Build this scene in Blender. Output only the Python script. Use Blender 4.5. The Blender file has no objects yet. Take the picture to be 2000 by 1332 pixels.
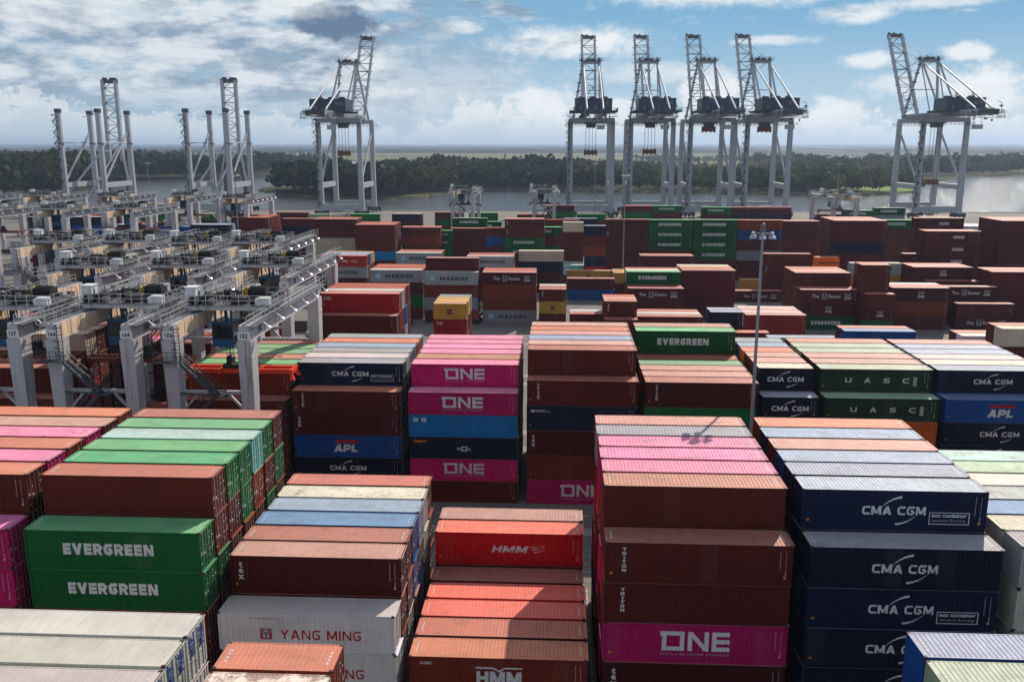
import bpy, bmesh, math, random
from mathutils import Vector, Matrix
from mathutils.bvhtree import BVHTree
R = math.radians
random.seed(7)
sc = bpy.context.scene
col = sc.collection

# ---------------------------------------------------------------- helpers
def lin(r, g, b):
    f = lambda c: (c / 255 / 12.92) if c <= 10 else ((c / 255 + .055) / 1.055) ** 2.4
    return (f(r), f(g), f(b), 1.0)

def tag(o, label=None, cat=None, group=None, kind=None):
    if label: o['label'] = label
    if cat: o['category'] = cat
    if group: o['group'] = group
    if kind: o['kind'] = kind
    return o

def link(name, me, parent=None, mat=None):
    o = bpy.data.objects.new(name, me)
    col.objects.link(o)
    if parent is not None: o.parent = parent
    if mat is not None and me is not None and len(me.materials) == 0: me.materials.append(mat)
    return o

def empty(name, loc=(0, 0, 0), rz=0):
    o = bpy.data.objects.new(name, None)
    o.empty_display_size = .5
    o.location = loc; o.rotation_euler = (0, 0, rz)
    col.objects.link(o)
    return o

def kids(o, table): return table.get(o.name, [])

def copy_tree(o, table, parent=None):
    n = o.copy(); col.objects.link(n)
    if parent is not None: n.parent = parent
    for ch in table.get(o.name, []): copy_tree(ch, table, n)
    return n

def child_table(root):
    t = {}
    for o in list(col.objects):
        if o.parent is not None: t.setdefault(o.parent.name, []).append(o)
    return t

class MB:
    """collects boxes, bars, tubes and polygons into one mesh"""
    def __init__(s): s.v = []; s.f = []; s.m = []; s.mi = 0
    def add(s, vs, fs):
        b = len(s.v); s.v += [tuple(v) for v in vs]
        for f in fs: s.f.append([b + i for i in f]); s.m.append(s.mi)
        return s
    def box(s, x0, x1, y0, y1, z0, z1):
        return s.add([(x0,y0,z0),(x1,y0,z0),(x1,y1,z0),(x0,y1,z0),(x0,y0,z1),(x1,y0,z1),(x1,y1,z1),(x0,y1,z1)],
              [(0,3,2,1),(4,5,6,7),(0,1,5,4),(1,2,6,5),(2,3,7,6),(3,0,4,7)])
    def cbox(s, c, d):
        return s.box(c[0]-d[0]/2,c[0]+d[0]/2,c[1]-d[1]/2,c[1]+d[1]/2,c[2]-d[2]/2,c[2]+d[2]/2)
    def taper(s, c0, d0, c1, d1):
        vs = []
        for c, d in ((c0, d0), (c1, d1)):
            for sx, sy in ((-1,-1),(1,-1),(1,1),(-1,1)): vs.append((c[0]+sx*d[0]/2, c[1]+sy*d[1]/2, c[2]))
        return s.add(vs, [(0,3,2,1),(4,5,6,7),(0,1,5,4),(1,2,6,5),(2,3,7,6),(3,0,4,7)])
    def bar(s, p, q, w, h=None):
        p = Vector(p); q = Vector(q); h = h or w
        d = (q - p)
        if d.length < 1e-6: return s
        d.normalize()
        up = Vector((0,0,1)) if abs(d.z) < .95 else Vector((0,1,0))
        a = d.cross(up).normalized(); b = a.cross(d).normalized()
        vs = []
        for c in (p, q):
            for i, j in ((-1,-1),(1,-1),(1,1),(-1,1)): vs.append(c + a*(i*w/2) + b*(j*h/2))
        return s.add(vs, [(0,3,2,1),(4,5,6,7),(0,1,5,4),(1,2,6,5),(2,3,7,6),(3,0,4,7)])
    def tube(s, p, q, r, n=8, r2=None):
        p = Vector(p); q = Vector(q); d = (q - p).normalized(); r2 = r if r2 is None else r2
        up = Vector((0,0,1)) if abs(d.z) < .95 else Vector((0,1,0))
        a = d.cross(up).normalized(); b = a.cross(d).normalized()
        vs = [p + (a*math.cos(t) + b*math.sin(t))*r for t in [2*math.pi*i/n for i in range(n)]] + \
             [q + (a*math.cos(t) + b*math.sin(t))*r2 for t in [2*math.pi*i/n for i in range(n)]]
        return s.add(vs, [tuple(range(n))[::-1], tuple(range(n, 2*n))] + [(i, (i+1) % n, n+(i+1) % n, n+i) for i in range(n)])
    def dome(s, c, r, n=8, k=3, down=False, sz=1.0):
        sg = -1 if down else 1
        vs = []; fs = []
        for j in range(k):
            a = j/k*math.pi/2
            for i in range(n):
                t = 2*math.pi*i/n
                vs.append((c[0]+r*math.cos(a)*math.cos(t), c[1]+r*math.cos(a)*math.sin(t), c[2]+sg*sz*r*math.sin(a)))
        vs.append((c[0], c[1], c[2]+sg*sz*r))
        for j in range(k-1):
            for i in range(n): fs.append((j*n+i, j*n+(i+1) % n, (j+1)*n+(i+1) % n, (j+1)*n+i))
        for i in range(n): fs.append(((k-1)*n+i, (k-1)*n+(i+1) % n, k*n))
        fs.append(tuple(range(n))[::-1])
        return s.add(vs, fs)
    def mesh(s, name, mats):
        me = bpy.data.meshes.new(name)
        me.from_pydata(s.v, [], s.f)
        mats = mats if isinstance(mats, (list, tuple)) else [mats]
        for m in mats: me.materials.append(m)
        if len(mats) > 1: me.polygons.foreach_set('material_index', s.m)
        bm = bmesh.new(); bm.from_mesh(me)
        bmesh.ops.recalc_face_normals(bm, faces=bm.faces); bm.to_mesh(me); bm.free()
        me.update()
        return me
    def build(s, name, mats, parent=None): return link(name, s.mesh(name, mats), parent)

# ---------------------------------------------------------------- materials
class NT:
    def __init__(s, name):
        s.mat = bpy.data.materials.new(name); s.mat.use_nodes = True
        s.t = s.mat.node_tree; s.n = s.t.nodes; s.l = s.t.links
        s.bsdf = s.n['Principled BSDF']
    def new(s, typ, **kw):
        nd = s.n.new(typ)
        for k, v in kw.items():
            if k.startswith('_'): setattr(nd, k[1:], v)
            else: s.set(nd.inputs[k.replace('__', ' ')], v)
        return nd
    def set(s, inp, v):
        if isinstance(v, bpy.types.NodeSocket): s.l.new(v, inp)
        else: inp.default_value = v
    def math(s, op, a, b=None, clamp=False):
        nd = s.n.new('ShaderNodeMath'); nd.operation = op; nd.use_clamp = clamp
        s.set(nd.inputs[0], a)
        if b is not None: s.set(nd.inputs[1], b)
        return nd.outputs[0]
    def mix(s, f, a, b, typ='MIX'):
        nd = s.n.new('ShaderNodeMix'); nd.data_type = 'RGBA'; nd.blend_type = typ
        s.set(nd.inputs[0], f); s.set(nd.inputs[6], a); s.set(nd.inputs[7], b)
        return nd.outputs[2]
    def noise(s, vec, scale, detail=4, rough=.55):
        nd = s.n.new('ShaderNodeTexNoise'); s.set(nd.inputs['Vector'], vec)
        nd.inputs['Scale'].default_value = scale; nd.inputs['Detail'].default_value = detail; nd.inputs['Roughness'].default_value = rough
        return nd.outputs['Fac']
    def ramp(s, f, lo, hi):
        nd = s.n.new('ShaderNodeMapRange'); nd.interpolation_type = 'SMOOTHSTEP'
        s.set(nd.inputs[0], f); s.set(nd.inputs[1], lo); s.set(nd.inputs[2], hi); nd.inputs[3].default_value = 0; nd.inputs[4].default_value = 1
        return nd.outputs[0]
    def scale(s, vec, v):
        nd = s.n.new('ShaderNodeVectorMath'); nd.operation = 'MULTIPLY'; s.set(nd.inputs[0], vec); s.set(nd.inputs[1], v); return nd.outputs[0]
    def addv(s, a, b):
        nd = s.n.new('ShaderNodeVectorMath'); nd.operation = 'ADD'; s.set(nd.inputs[0], a); s.set(nd.inputs[1], b); return nd.outputs[0]
    def out(s, color, rough=.6, metal=0, spec=.5):
        s.set(s.bsdf.inputs['Base Color'], color); s.set(s.bsdf.inputs['Roughness'], rough)
        s.set(s.bsdf.inputs['Metallic'], metal); s.set(s.bsdf.inputs['Specular IOR Level'], spec)
        return s.mat
    def bump(s, h, strength=.3, dist=.05):
        b = s.new('ShaderNodeBump', Strength=strength, Distance=dist, Height=h); s.l.new(b.outputs[0], s.bsdf.inputs['Normal'])

def objvec(t):
    """object coordinates shifted by the object's own random number, so copies do not repeat"""
    tc = t.new('ShaderNodeTexCoord'); oi = t.new('ShaderNodeObjectInfo')
    cmb = t.new('ShaderNodeCombineXYZ')
    t.l.new(t.math('MULTIPLY', oi.outputs['Random'], 173.0), cmb.inputs[0]); t.l.new(t.math('MULTIPLY', oi.outputs['Random'], 91.0), cmb.inputs[1])
    return t.addv(tc.outputs['Object'], cmb.outputs[0]), tc.outputs['Object'], oi

def mat_paint(name, roof=False, attr=False):
    t = NT(name)
    vec, raw, oi = objvec(t)
    if attr:
        a = t.new('ShaderNodeVertexColor', _layer_name='paint'); base = a.outputs[0]
    else: base = oi.outputs['Color']
    n1 = t.noise(t.scale(vec, (.25, .5, .5)), 1.0, 4)
    n2 = t.noise(vec, 2.6, 5, .65)
    streak = t.noise(t.scale(vec, (3.0, 1.2, .12) if not roof else (3.6, .35, 1)), 1.0, 3)
    b1 = t.math('ADD', t.math('MULTIPLY', n1, .55), t.math('ADD', t.math('MULTIPLY', streak, .35), .55))
    hsv = t.new('ShaderNodeHueSaturation', Hue=.5, Saturation=t.math('ADD', .9, t.math('MULTIPLY', n2, .2)), Value=b1, Color=base)
    c = hsv.outputs[0]
    if roof:
        # dust film, rust patches of random amount, darker seams along the ribs
        c = t.mix(t.math('MULTIPLY', t.math('MULTIPLY', t.ramp(n2, .42, .78), .5), t.math('SUBTRACT', 2.0, oi.outputs['Alpha'], True)), c, (.40, .34, .29, 1))
        pud = t.ramp(t.noise(t.scale(vec, (.55, .9, 1)), 1.0, 5, .6), .52, .66)
        c = t.mix(t.math('MULTIPLY', t.math('MULTIPLY', pud, .22), t.math('SUBTRACT', 2.15, oi.outputs['Alpha'], True)), c, (.13, .09, .07, 1))
        amt = t.math('SUBTRACT', t.math('SUBTRACT', .80, t.math('MULTIPLY', oi.outputs['Random'], .24)), t.math('MULTIPLY', t.math('SUBTRACT', 1.0, oi.outputs['Alpha']), .12))
        rust = t.ramp(t.noise(t.scale(vec, (.9, 1.1, 1)), 1.1, 6, .7), amt, t.math('ADD', amt, .14))
        c = t.mix(t.math('MULTIPLY', rust, .7), c, (.16, .055, .022, 1))
        return t.out(c, t.math('ADD', .46, t.math('MULTIPLY', n2, .3)), 0, .36)
    # panel by panel tone (replaced sheets), rust runs and scrapes
    sx = t.new('ShaderNodeSeparateXYZ', Vector=vec)
    wn = t.new('ShaderNodeTexWhiteNoise', _noise_dimensions='1D'); t.l.new(t.math('FLOOR', t.math('MULTIPLY', sx.outputs[0], .9)), wn.inputs['W'])
    c = t.mix(t.math('MULTIPLY', t.math('GREATER_THAN', wn.outputs[0], .88), .09), c, t.mix(.5, c, (.30, .24, .2, 1)))
    runs = t.ramp(t.noise(t.scale(vec, (5.0, 5.0, .22)), 1.0, 5, .7), .60, .78)
    c = t.mix(t.math('MULTIPLY', runs, .42), c, (.075, .028, .014, 1))
    rust = t.ramp(t.noise(t.scale(vec, (2.0, 2.0, .9)), 1.3, 6, .72), .655, .76)
    c = t.mix(t.math('MULTIPLY', rust, .5), c, (.12, .045, .02, 1))
    scr = t.ramp(t.noise(t.scale(vec, (.5, .5, 7.0)), 1.0, 4, .7), .70, .78)
    c = t.mix(t.math('MULTIPLY', scr, .22), c, (.34, .30, .28, 1))
    return t.out(c, .6, 0, .2)

def mat_plain(name, rgb, rough=.6, metal=0, var=.25, spec=.4, rust=0.0, scale=1.2, rustcol=(.28, .10, .03, 1)):
    t = NT(name)
    vec, raw, oi = objvec(t)
    n = t.noise(vec, scale, 4)
    c = t.mix(n, tuple(x*(1-var) for x in lin(*rgb)[:3])+(1,), tuple(min(1, x*(1+var)) for x in lin(*rgb)[:3])+(1,))
    if rust:
        st = t.noise(t.scale(vec, (1.6, 1.6, .10)), 1.0, 5, .7)
        c = t.mix(t.math('MULTIPLY', t.ramp(st, .60-rust*.25, .72), .75), c, rustcol)
    return t.out(c, rough, metal, spec)

def mat_ink(name, rgb):
    t = NT(name); vec, raw, oi = objvec(t)
    n = t.noise(t.scale(vec, (2.2, 2.2, 1.2)), 1.4, 6, .72)
    c = t.mix(t.math('MULTIPLY', t.ramp(n, .50, .66), .55), lin(*rgb), tuple(.12+.3*x for x in lin(*rgb)[:3])+(1,))
    c = t.mix(t.math('MULTIPLY', oi.outputs['Random'], .25), c, tuple(.7*x for x in lin(*rgb)[:3])+(1,))
    return t.out(c, .65, 0, .2)
M = {}
M['paint'] = mat_paint('container_paint'); M['roof'] = mat_paint('faded_sunlit_roof_paint', roof=True)  # roof colours hold real fading and also painted-in sunlit brightness
M['paint_mass'] = mat_paint('container_paint_far', attr=True)
M['galv'] = mat_plain('galvanised_steel', (178, 178, 178), .38, .75, .2)
M['casting'] = mat_plain('corner_casting', (62, 44, 38), .7, 0, .4)
for k, c_ in dict(white=(214, 212, 210), black=(44, 50, 56), red=(176, 22, 28), blue=(40, 70, 140), sky=(120, 190, 215), orange=(226, 130, 30), yellow=(230, 190, 60), grey=(150, 140, 145)).items():
    M['ink_'+k] = mat_ink('ink_'+k, c_)
M['crane'] = mat_plain('crane_grey_paint', (186, 184, 187), .55, 0, .22, .4, .34, 1.2, (.20, .12, .08, 1))
M['cream'] = mat_plain('crane_sunlit_cream_paint', (238, 212, 178), .55, 0, .12, .4, .62, 1.0, (.40, .17, .06, 1))  # sunlit look of the inner girder face painted in, plus real rust
M['dark'] = mat_plain('dark_machinery', (42, 40, 40), .55, .3, .4)
M['mast'] = mat_plain('mast_grey', (140, 142, 148), .55, .2, .15)
M['mast_head'] = mat_plain('lamp_head_grey', (168, 170, 174), .45, .2, .15)
M['mid'] = mat_plain('machinery_grey', (104, 106, 108), .5, .3, .35)
M['white'] = mat_plain('white_paint', (222, 224, 224), .45, 0, .08)
M['blue'] = mat_plain('cabin_blue_paint', (28, 86, 128), .45, 0, .2)
M['navy'] = mat_plain('machinery_house_blue', (30, 50, 80), .5, 0, .25, .4, .08)
M['spreader'] = mat_plain('spreader_orange', (226, 62, 18), .5, 0, .2)
M['sts_spreader'] = mat_plain('quay_spreader_orange', (118, 64, 42), .6, 0, .4)
M['rusty'] = mat_plain('spreader_rusty_red', (104, 44, 28), .6, 0, .3)
M['rubber'] = mat_plain('rubber', (26, 25, 25), .85, 0, .3)
M['rail'] = mat_plain('handrail_steel', (190, 192, 194), .4, .5, .1)
M['stair'] = mat_plain('stair_steel', (70, 78, 84), .6, .3, .25)
M['sts'] = mat_plain('quay_crane_paint', (172, 176, 182), .5, 0, .12, .4, .05, .3)
M['sts_dark'] = mat_plain('quay_crane_walkways', (70, 74, 78), .6, .2, .2)
M['yellow'] = mat_plain('yellow_paint', (216, 168, 30), .5, 0, .15)
M['redpaint'] = mat_plain('truck_red_paint', (150, 26, 24), .4, 0, .15)
M['concrete'] = mat_plain('concrete', (150, 146, 138), .85, 0, .25)
def glass():
    t = NT('dark_glass'); return t.out(lin(24, 30, 36), .08, 0, .6)
M['glass'] = glass()
def lens():
    t = NT('lamp_lens'); return t.out(lin(225, 228, 230), .15, .2, .6)
M['lens'] = lens()
K_ = 1/.1
def sk(r, g, b, m=1.0):
    f = lambda c: ((c/255+.055)/1.055)**2.4*m/.1
    return (f(r), f(g), f(b), 1.0)
SKYSTR, SUNSTR, EXPOSURE, OVER = .1, 4.2, .12, 7.2
SKYLOW, SKYHIGH, SKYGREY = sk(188, 209, 221), sk(116, 168, 204), sk(146, 171, 191)
SHEETDARK, SHEETLIGHT = sk(134, 155, 177), sk(220, 226, 231)
CUMDARK, CUMLIGHT = sk(172, 190, 204), sk(238, 240, 240)
HORIZON = sk(198, 212, 220)
BLOBS = [((-13.5, 7.0, 2.6, 1.1, 21.0), sk(98, 121, 149), 1.0), ((-17.8, 4.9, 1.8, .7, 23.0), sk(128, 150, 172), .6), ((-7.0, 4.6, 3.6, 2.3, 27.0), sk(142, 170, 194), .6)]
PUFFS = [((-8.5, 3.2, 8.0, 2.4, 61.), .38, 0), ((-27., 7.4, 7.0, 1.6, 63.), .5, 0), ((-16., 7.9, 3.5, .9, 65.), .45, 0), ((6.0, 4.2, 5.0, .8, 67.), .5, 0), ((20.5, 3.3, 3.0, .9, 69.), .6, 1), ((10.6, 8.7, 8.5, 1.0, 31.), .85, 0), ((17.1, 7.2, 2.6, .6, 33.), .85, 0), ((21.2, 7.6, 3.8, .4, 35.), .7, 0), ((1.0, 6.0, 5.2, 1.0, 37.), .9, 0), ((12.8, 5.9, 2.8, .32, 39.), .7, 0), ((18.2, 4.6, 1.9, .55, 41.), .8, 0),
         ((-.9, 2.4, 2.4, 1.2, 43.), .9, 1), ((3.2, 2.0, 2.0, .9, 45.), .85, 1), ((9.3, 2.9, 2.3, 1.3, 47.), .9, 1), ((16.6, 1.7, 2.0, 1.1, 49.), .9, 1), ((24.4, 2.6, 2.2, 1.9, 51.), .9, 1), ((23.2, 4.9, 1.5, .6, 53.), .85, 1), ((13.2, 1.3, 2.4, .8, 55.), .8, 1)]
# ---------------------------------------------------------------- container geometry
W, H0 = 2.438, 2.896
def profile(x, pitch=.278, d=.036):
    u = (x % pitch)/pitch
    if u < .26: return 0.0
    if u < .50: return d*(u-.26)/.24
    if u < .76: return d
    return d*(1-(u-.76)/.24)

def breaks(x0, x1, pitch=.278):
    xs = [x0, x1]; k = math.floor(x0/pitch)
    while k*pitch <= x1:
        for u in (0, .26, .50, .76):
            x = (k+u)*pitch
            if x0 < x < x1: xs.append(x)
        k += 1
    return sorted(set(round(x, 5) for x in xs))

def corr_wall(mb, x0, x1, y, sg, z0, z1):
    xs = breaks(x0, x1)
    vs = []
    for x in xs: vs += [(x, y - sg*profile(x), z0), (x, y - sg*profile(x), z1)]
    mb.add(vs, [(2*i, 2*i+2, 2*i+3, 2*i+1) for i in range(len(xs)-1)])

def m_side(L, sg):
    mb = MB(); corr_wall(mb, -L/2+.13, L/2-.13, sg*(W/2-.012), sg, .16, H0-.08); return mb
def m_roof(L, d=.02):
    mb = MB(); vs = []; xs = []; x = -L/2+.10
    while x < L/2-.12: xs += [(x, 0), (x+.185, 0), (x+.215, d*1.3), (x+.245, 0)]; x += .26
    xs.append((L/2-.10, 0))
    for x, dz in xs:
        z = H0-.012-dz; vs += [(x, -W/2+.05, z), (x, W/2-.05, z)]
    mb.add(vs, [(2*i, 2*i+2, 2*i+3, 2*i+1) for i in range(len(xs)-1)])
    for sy in (-1, 1):
        y0, y1 = sorted((sy*(W/2-.002), sy*(W/2-.075))); mb.box(-L/2+.185, L/2-.185, y0, y1, H0-.006, H0-.001)
    for sx in (-1, 1):
        x0, x1 = sorted((sx*(L/2-.006), sx*(L/2-.118))); mb.box(x0, x1, -W/2+.168, W/2-.168, H0-.008, H0-.002)
    return mb
def m_end(L):
    mb = MB(); ys = breaks(-W/2+.12, W/2-.12, .25); vs = []
    for y in ys:
        x = -L/2+.015+profile(y, .25, .04); vs += [(x, y, .14), (x, y, H0-.10)]
    mb.add(vs, [(2*i, 2*i+2, 2*i+3, 2*i+1) for i in range(len(ys)-1)])
    return mb
def m_frame(L):
    mb = MB(); h = L/2; w = W/2; H = H0
    for sx in (-1, 1):
        for sy in (-1, 1):
            x0, x1 = sorted((sx*h, sx*(h-.15))); y0, y1 = sorted((sy*w, sy*(w-.13)))
            mb.box(x0, x1, y0, y1, .12, H-.12)
    for sy in (-1, 1):
        y0, y1 = sorted((sy*w, sy*(w-.07)))
        mb.box(-h+.18, h-.18, y0, y1, H-.09, H-.004); mb.box(-h+.18, h-.18, y0, y1, 0.0, .17)
    for sx in (-1, 1):
        x0, x1 = sorted((sx*(h-.004), sx*(h-.12)))
        mb.box(x0, x1, -w+.165, w-.165, H-.13, H-.006); mb.box(x0, x1, -w+.165, w-.165, 0.0, .14)
    mb.box(-h+.2, h-.2, -w+.1, w-.1, .10, .13)
    return mb
def m_castings(L):
    mb = MB(); h = L/2; w = W/2
    for sx in (-1, 1):
        for sy in (-1, 1):
            x0, x1 = sorted((sx*(h+.003), sx*(h-.178))); y0, y1 = sorted((sy*(w+.003), sy*(w-.162)))
            mb.box(x0, x1, y0, y1, 0, .118); mb.box(x0, x1, y0, y1, H0-.118, H0)
    return mb
def m_framec(L):
    mb = m_frame(L); mb.mi = 1; c = m_castings(L); mb.add(c.v, c.f); return mb
def m_door(L, sy):
    mb = MB(); h = L/2; a, b = sorted((sy*.015, sy*(W/2-.135)))
    n = 5; z0, z1 = .16, H0-.15; s = (z1-z0)/n
    for i in range(n):
        mb.box(h-.075, h-.04, a, b, z0+i*s+.03, z0+(i+1)*s-.03)
    mb.box(h-.085, h-.055, a, b, z0, z1)
    return mb
def m_lock(L, sy):
    mb = MB(); h = L/2
    for y in (.22, .78):
        yy = sy*y
        mb.mi = 0
        mb.cbox((h-.012, yy, H0/2), (.034, .038, H0-.16))
        for z in (.2, .75, 1.5, 2.2, H0-.24): mb.cbox((h-.024, yy, z), (.045, .11, .07))
        mb.cbox((h-.006, yy+sy*.22, 1.05 if y < .5 else 1.2), (.03, .46, .035))
    mb.mi = 1
    rnd = random.Random(5 if sy > 0 else 9)
    for k in range(5):
        y = sy*rnd.choice((.5, .5, .98)); z = rnd.uniform(.5, 2.55); w_ = rnd.uniform(.07, .2); hh = rnd.uniform(.04, .13)
        mb.cbox((h-.034, y, z), (.006, w_, hh))
    return mb
def m_marks(L):
    """code columns and the small stickers beside the right and left end of a long side"""
    mb = MB(); y = -W/2-.006; h = L/2; rnd = random.Random(3)
    def q(x, z, w, hh): mb.box(x-w/2, x+w/2, y-.002, y+.002, z-hh/2, z+hh/2)
    mb.mi = 0
    for i in range(9): q(h-.78, H0-.45-i*.15, .045, .06)
    for i in range(13): q(h-.42, H0-.42-i*.10, .03, .045)
    for i in range(5): q(h-.42, 1.05-i*.12, .07, .05)
    mb.mi = 1; q(h-.46, .62, .16, .16); q(-h+.42, .7, .17, .15)
    return mb
ROOFMARKS = None
def m_roofmarks(L):
    mb = MB(); h = L/2; z = H0-.006
    for sx in (-1, 1):
        for i in range(4): mb.box(sx*(h-.42)-.05, sx*(h-.42)+.05, -.62+i*.32, -.42+i*.32, z-.004, z+.001)
    return mb

CM = {}
for L in (6.058, 12.192):
    P = M['paint']
    d = dict(side_wall=[m_side(L, -1).mesh('side_wall', P), m_side(L, 1).mesh('side_wall', P)], roof=m_roof(L).mesh('roof_panel', M['roof']), smooth=m_roof(L, .006).mesh('roof_panel', M['roof']),
             end_wall=m_end(L).mesh('end_wall', P), frame=m_framec(L).mesh('frame', [P, M['casting']]),
             door=[m_door(L, s).mesh('door', P) for s in (-1, 1)], lock=[m_lock(L, s).mesh('locking_bar', [M['galv'], M['ink_white']]) for s in (-1, 1)],
             marks=m_marks(L).mesh('code_marks', [M['ink_white'], M['ink_orange']]), rmarks=m_roofmarks(L).mesh('roof_marks', [M['ink_white']]))
    # one-mesh version for the small far ones: same shapes
    mb = MB(); mb.mi = 0
    for part in (m_side(L, -1), m_side(L, 1), m_end(L), m_frame(L), m_door(L, -1), m_door(L, 1)):
        mb.add(part.v, part.f)
    mb.mi = 1
    for s in (-1, 1):
        p = m_lock(L, s); mb.add(p.v, p.f)
    d['whole'] = mb.mesh('shipping_container', [M['paint'], M['galv']])
    CM[L] = d

# ---------------------------------------------------------------- lettering
def text_polys(s, size, off=0.0, xs=1.0, shear=0.0, space=1.0, vertical=False, rot=0):
    cu = bpy.data.curves.new('t', 'FONT'); cu.body = s; cu.size = size; cu.offset = off; cu.align_x = 'CENTER'; cu.align_y = 'CENTER'
    cu.shear = shear; cu.space_character = space; cu.resolution_u = 2
    ob = bpy.data.objects.new('t', cu); col.objects.link(ob)
    dg = bpy.context.evaluated_depsgraph_get()
    me = bpy.data.meshes.new_from_object(ob.evaluated_get(dg))
    vs = [(v.co.x*xs, v.co.y) for v in me.vertices]; fs = [tuple(p.vertices) for p in me.polygons]
    bpy.data.objects.remove(ob); bpy.data.curves.remove(cu); bpy.data.meshes.remove(me)
    if vertical: vs = [(y, -x) for x, y in vs]
    if rot:
        c_, s_ = math.cos(rot), math.sin(rot); vs = [(x*c_-y*s_, x*s_+y*c_) for x, y in vs]
    # recentre exactly
    cx = (min(v[0] for v in vs)+max(v[0] for v in vs))/2; cy = (min(v[1] for v in vs)+max(v[1] for v in vs))/2
    return [(x-cx, y-cy) for x, y in vs], fs
def shift(p, dx, dz, w=None, h=None):
    vs, fs = p
    x0 = min(v[0] for v in vs); x1 = max(v[0] for v in vs); y0 = min(v[1] for v in vs); y1 = max(v[1] for v in vs)
    kx = w/(x1-x0) if w else 1; ky = h/(y1-y0) if h else (kx if w else 1)
    if h and not w: kx = ky
    return [(x*kx+dx, y*ky+dz) for x, y in vs], fs
def rect(x0, x1, z0, z1): return [(x0, z0), (x1, z0), (x1, z1), (x0, z1)], [(0, 1, 2, 3)]
def poly(*p): return list(p), [tuple(range(len(p)))]
def frame_rect(x0, x1, z0, z1, t):
    return [(x0,z0),(x1,z0),(x1,z1),(x0,z1),(x0+t,z0+t),(x1-t,z0+t),(x1-t,z1-t),(x0+t,z1-t)], [(0,1,5,4),(1,2,6,5),(2,3,7,6),(3,0,4,7)]
def arc(cx, cz, r, a0, a1, w0, w1, n=10, flat=1.0):
    vs = []; fs = []
    for i in range(n+1):
        t = i/n; a = R(a0+(a1-a0)*t); w = (w0+(w1-w0)*t)/2
        vs += [(cx+(r-w)*math.cos(a), cz+flat*(r-w)*math.sin(a)), (cx+(r+w)*math.cos(a), cz+flat*(r+w)*math.sin(a))]
    for i in range(n): fs.append((2*i, 2*i+2, 2*i+3, 2*i+1))
    return vs, fs

HM = H0/2

def stroke(pts, t, ch=.0):
    """a mitred band along a polyline, its inner corners cut off by ch"""
    P = [Vector(p) for p in pts]
    if ch:
        Q = [P[0]]
        for i in range(1, len(P)-1):
            a = (P[i-1]-P[i]); b = (P[i+1]-P[i]); c1 = min(ch, a.length*.45); c2 = min(ch, b.length*.45)
            Q += [P[i]+a.normalized()*c1, P[i]+b.normalized()*c2]
        P = Q + [P[-1]]
    vs = []
    for i, p in enumerate(P):
        d0 = (p-P[i-1]).normalized() if i else None; d1 = (P[i+1]-p).normalized() if i < len(P)-1 else None
        d0 = d0 or d1; d1 = d1 or d0
        n0 = Vector((-d0.y, d0.x)); n1 = Vector((-d1.y, d1.x)); n = (n0+n1)
        n = n/max(.35, n.length_squared/2)*1.0 if n.length > 1e-6 else n0
        n = n*.5*2/2
        k = 1/max(.4, n0.dot((n0+n1).normalized())) if (n0+n1).length > 1e-6 else 1
        m = (n0+n1).normalized()*k*t/2
        vs += [tuple(p+m), tuple(p-m)]
    return vs, [(2*i, 2*i+1, 2*i+3, 2*i+2) for i in range(len(P)-1)]
def diag(x0, y0, x1, y1, th): return [(x0-th/2, y0), (x0+th/2, y0), (x1+th/2, y1), (x1-th/2, y1)], [(0, 1, 2, 3)]
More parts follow.
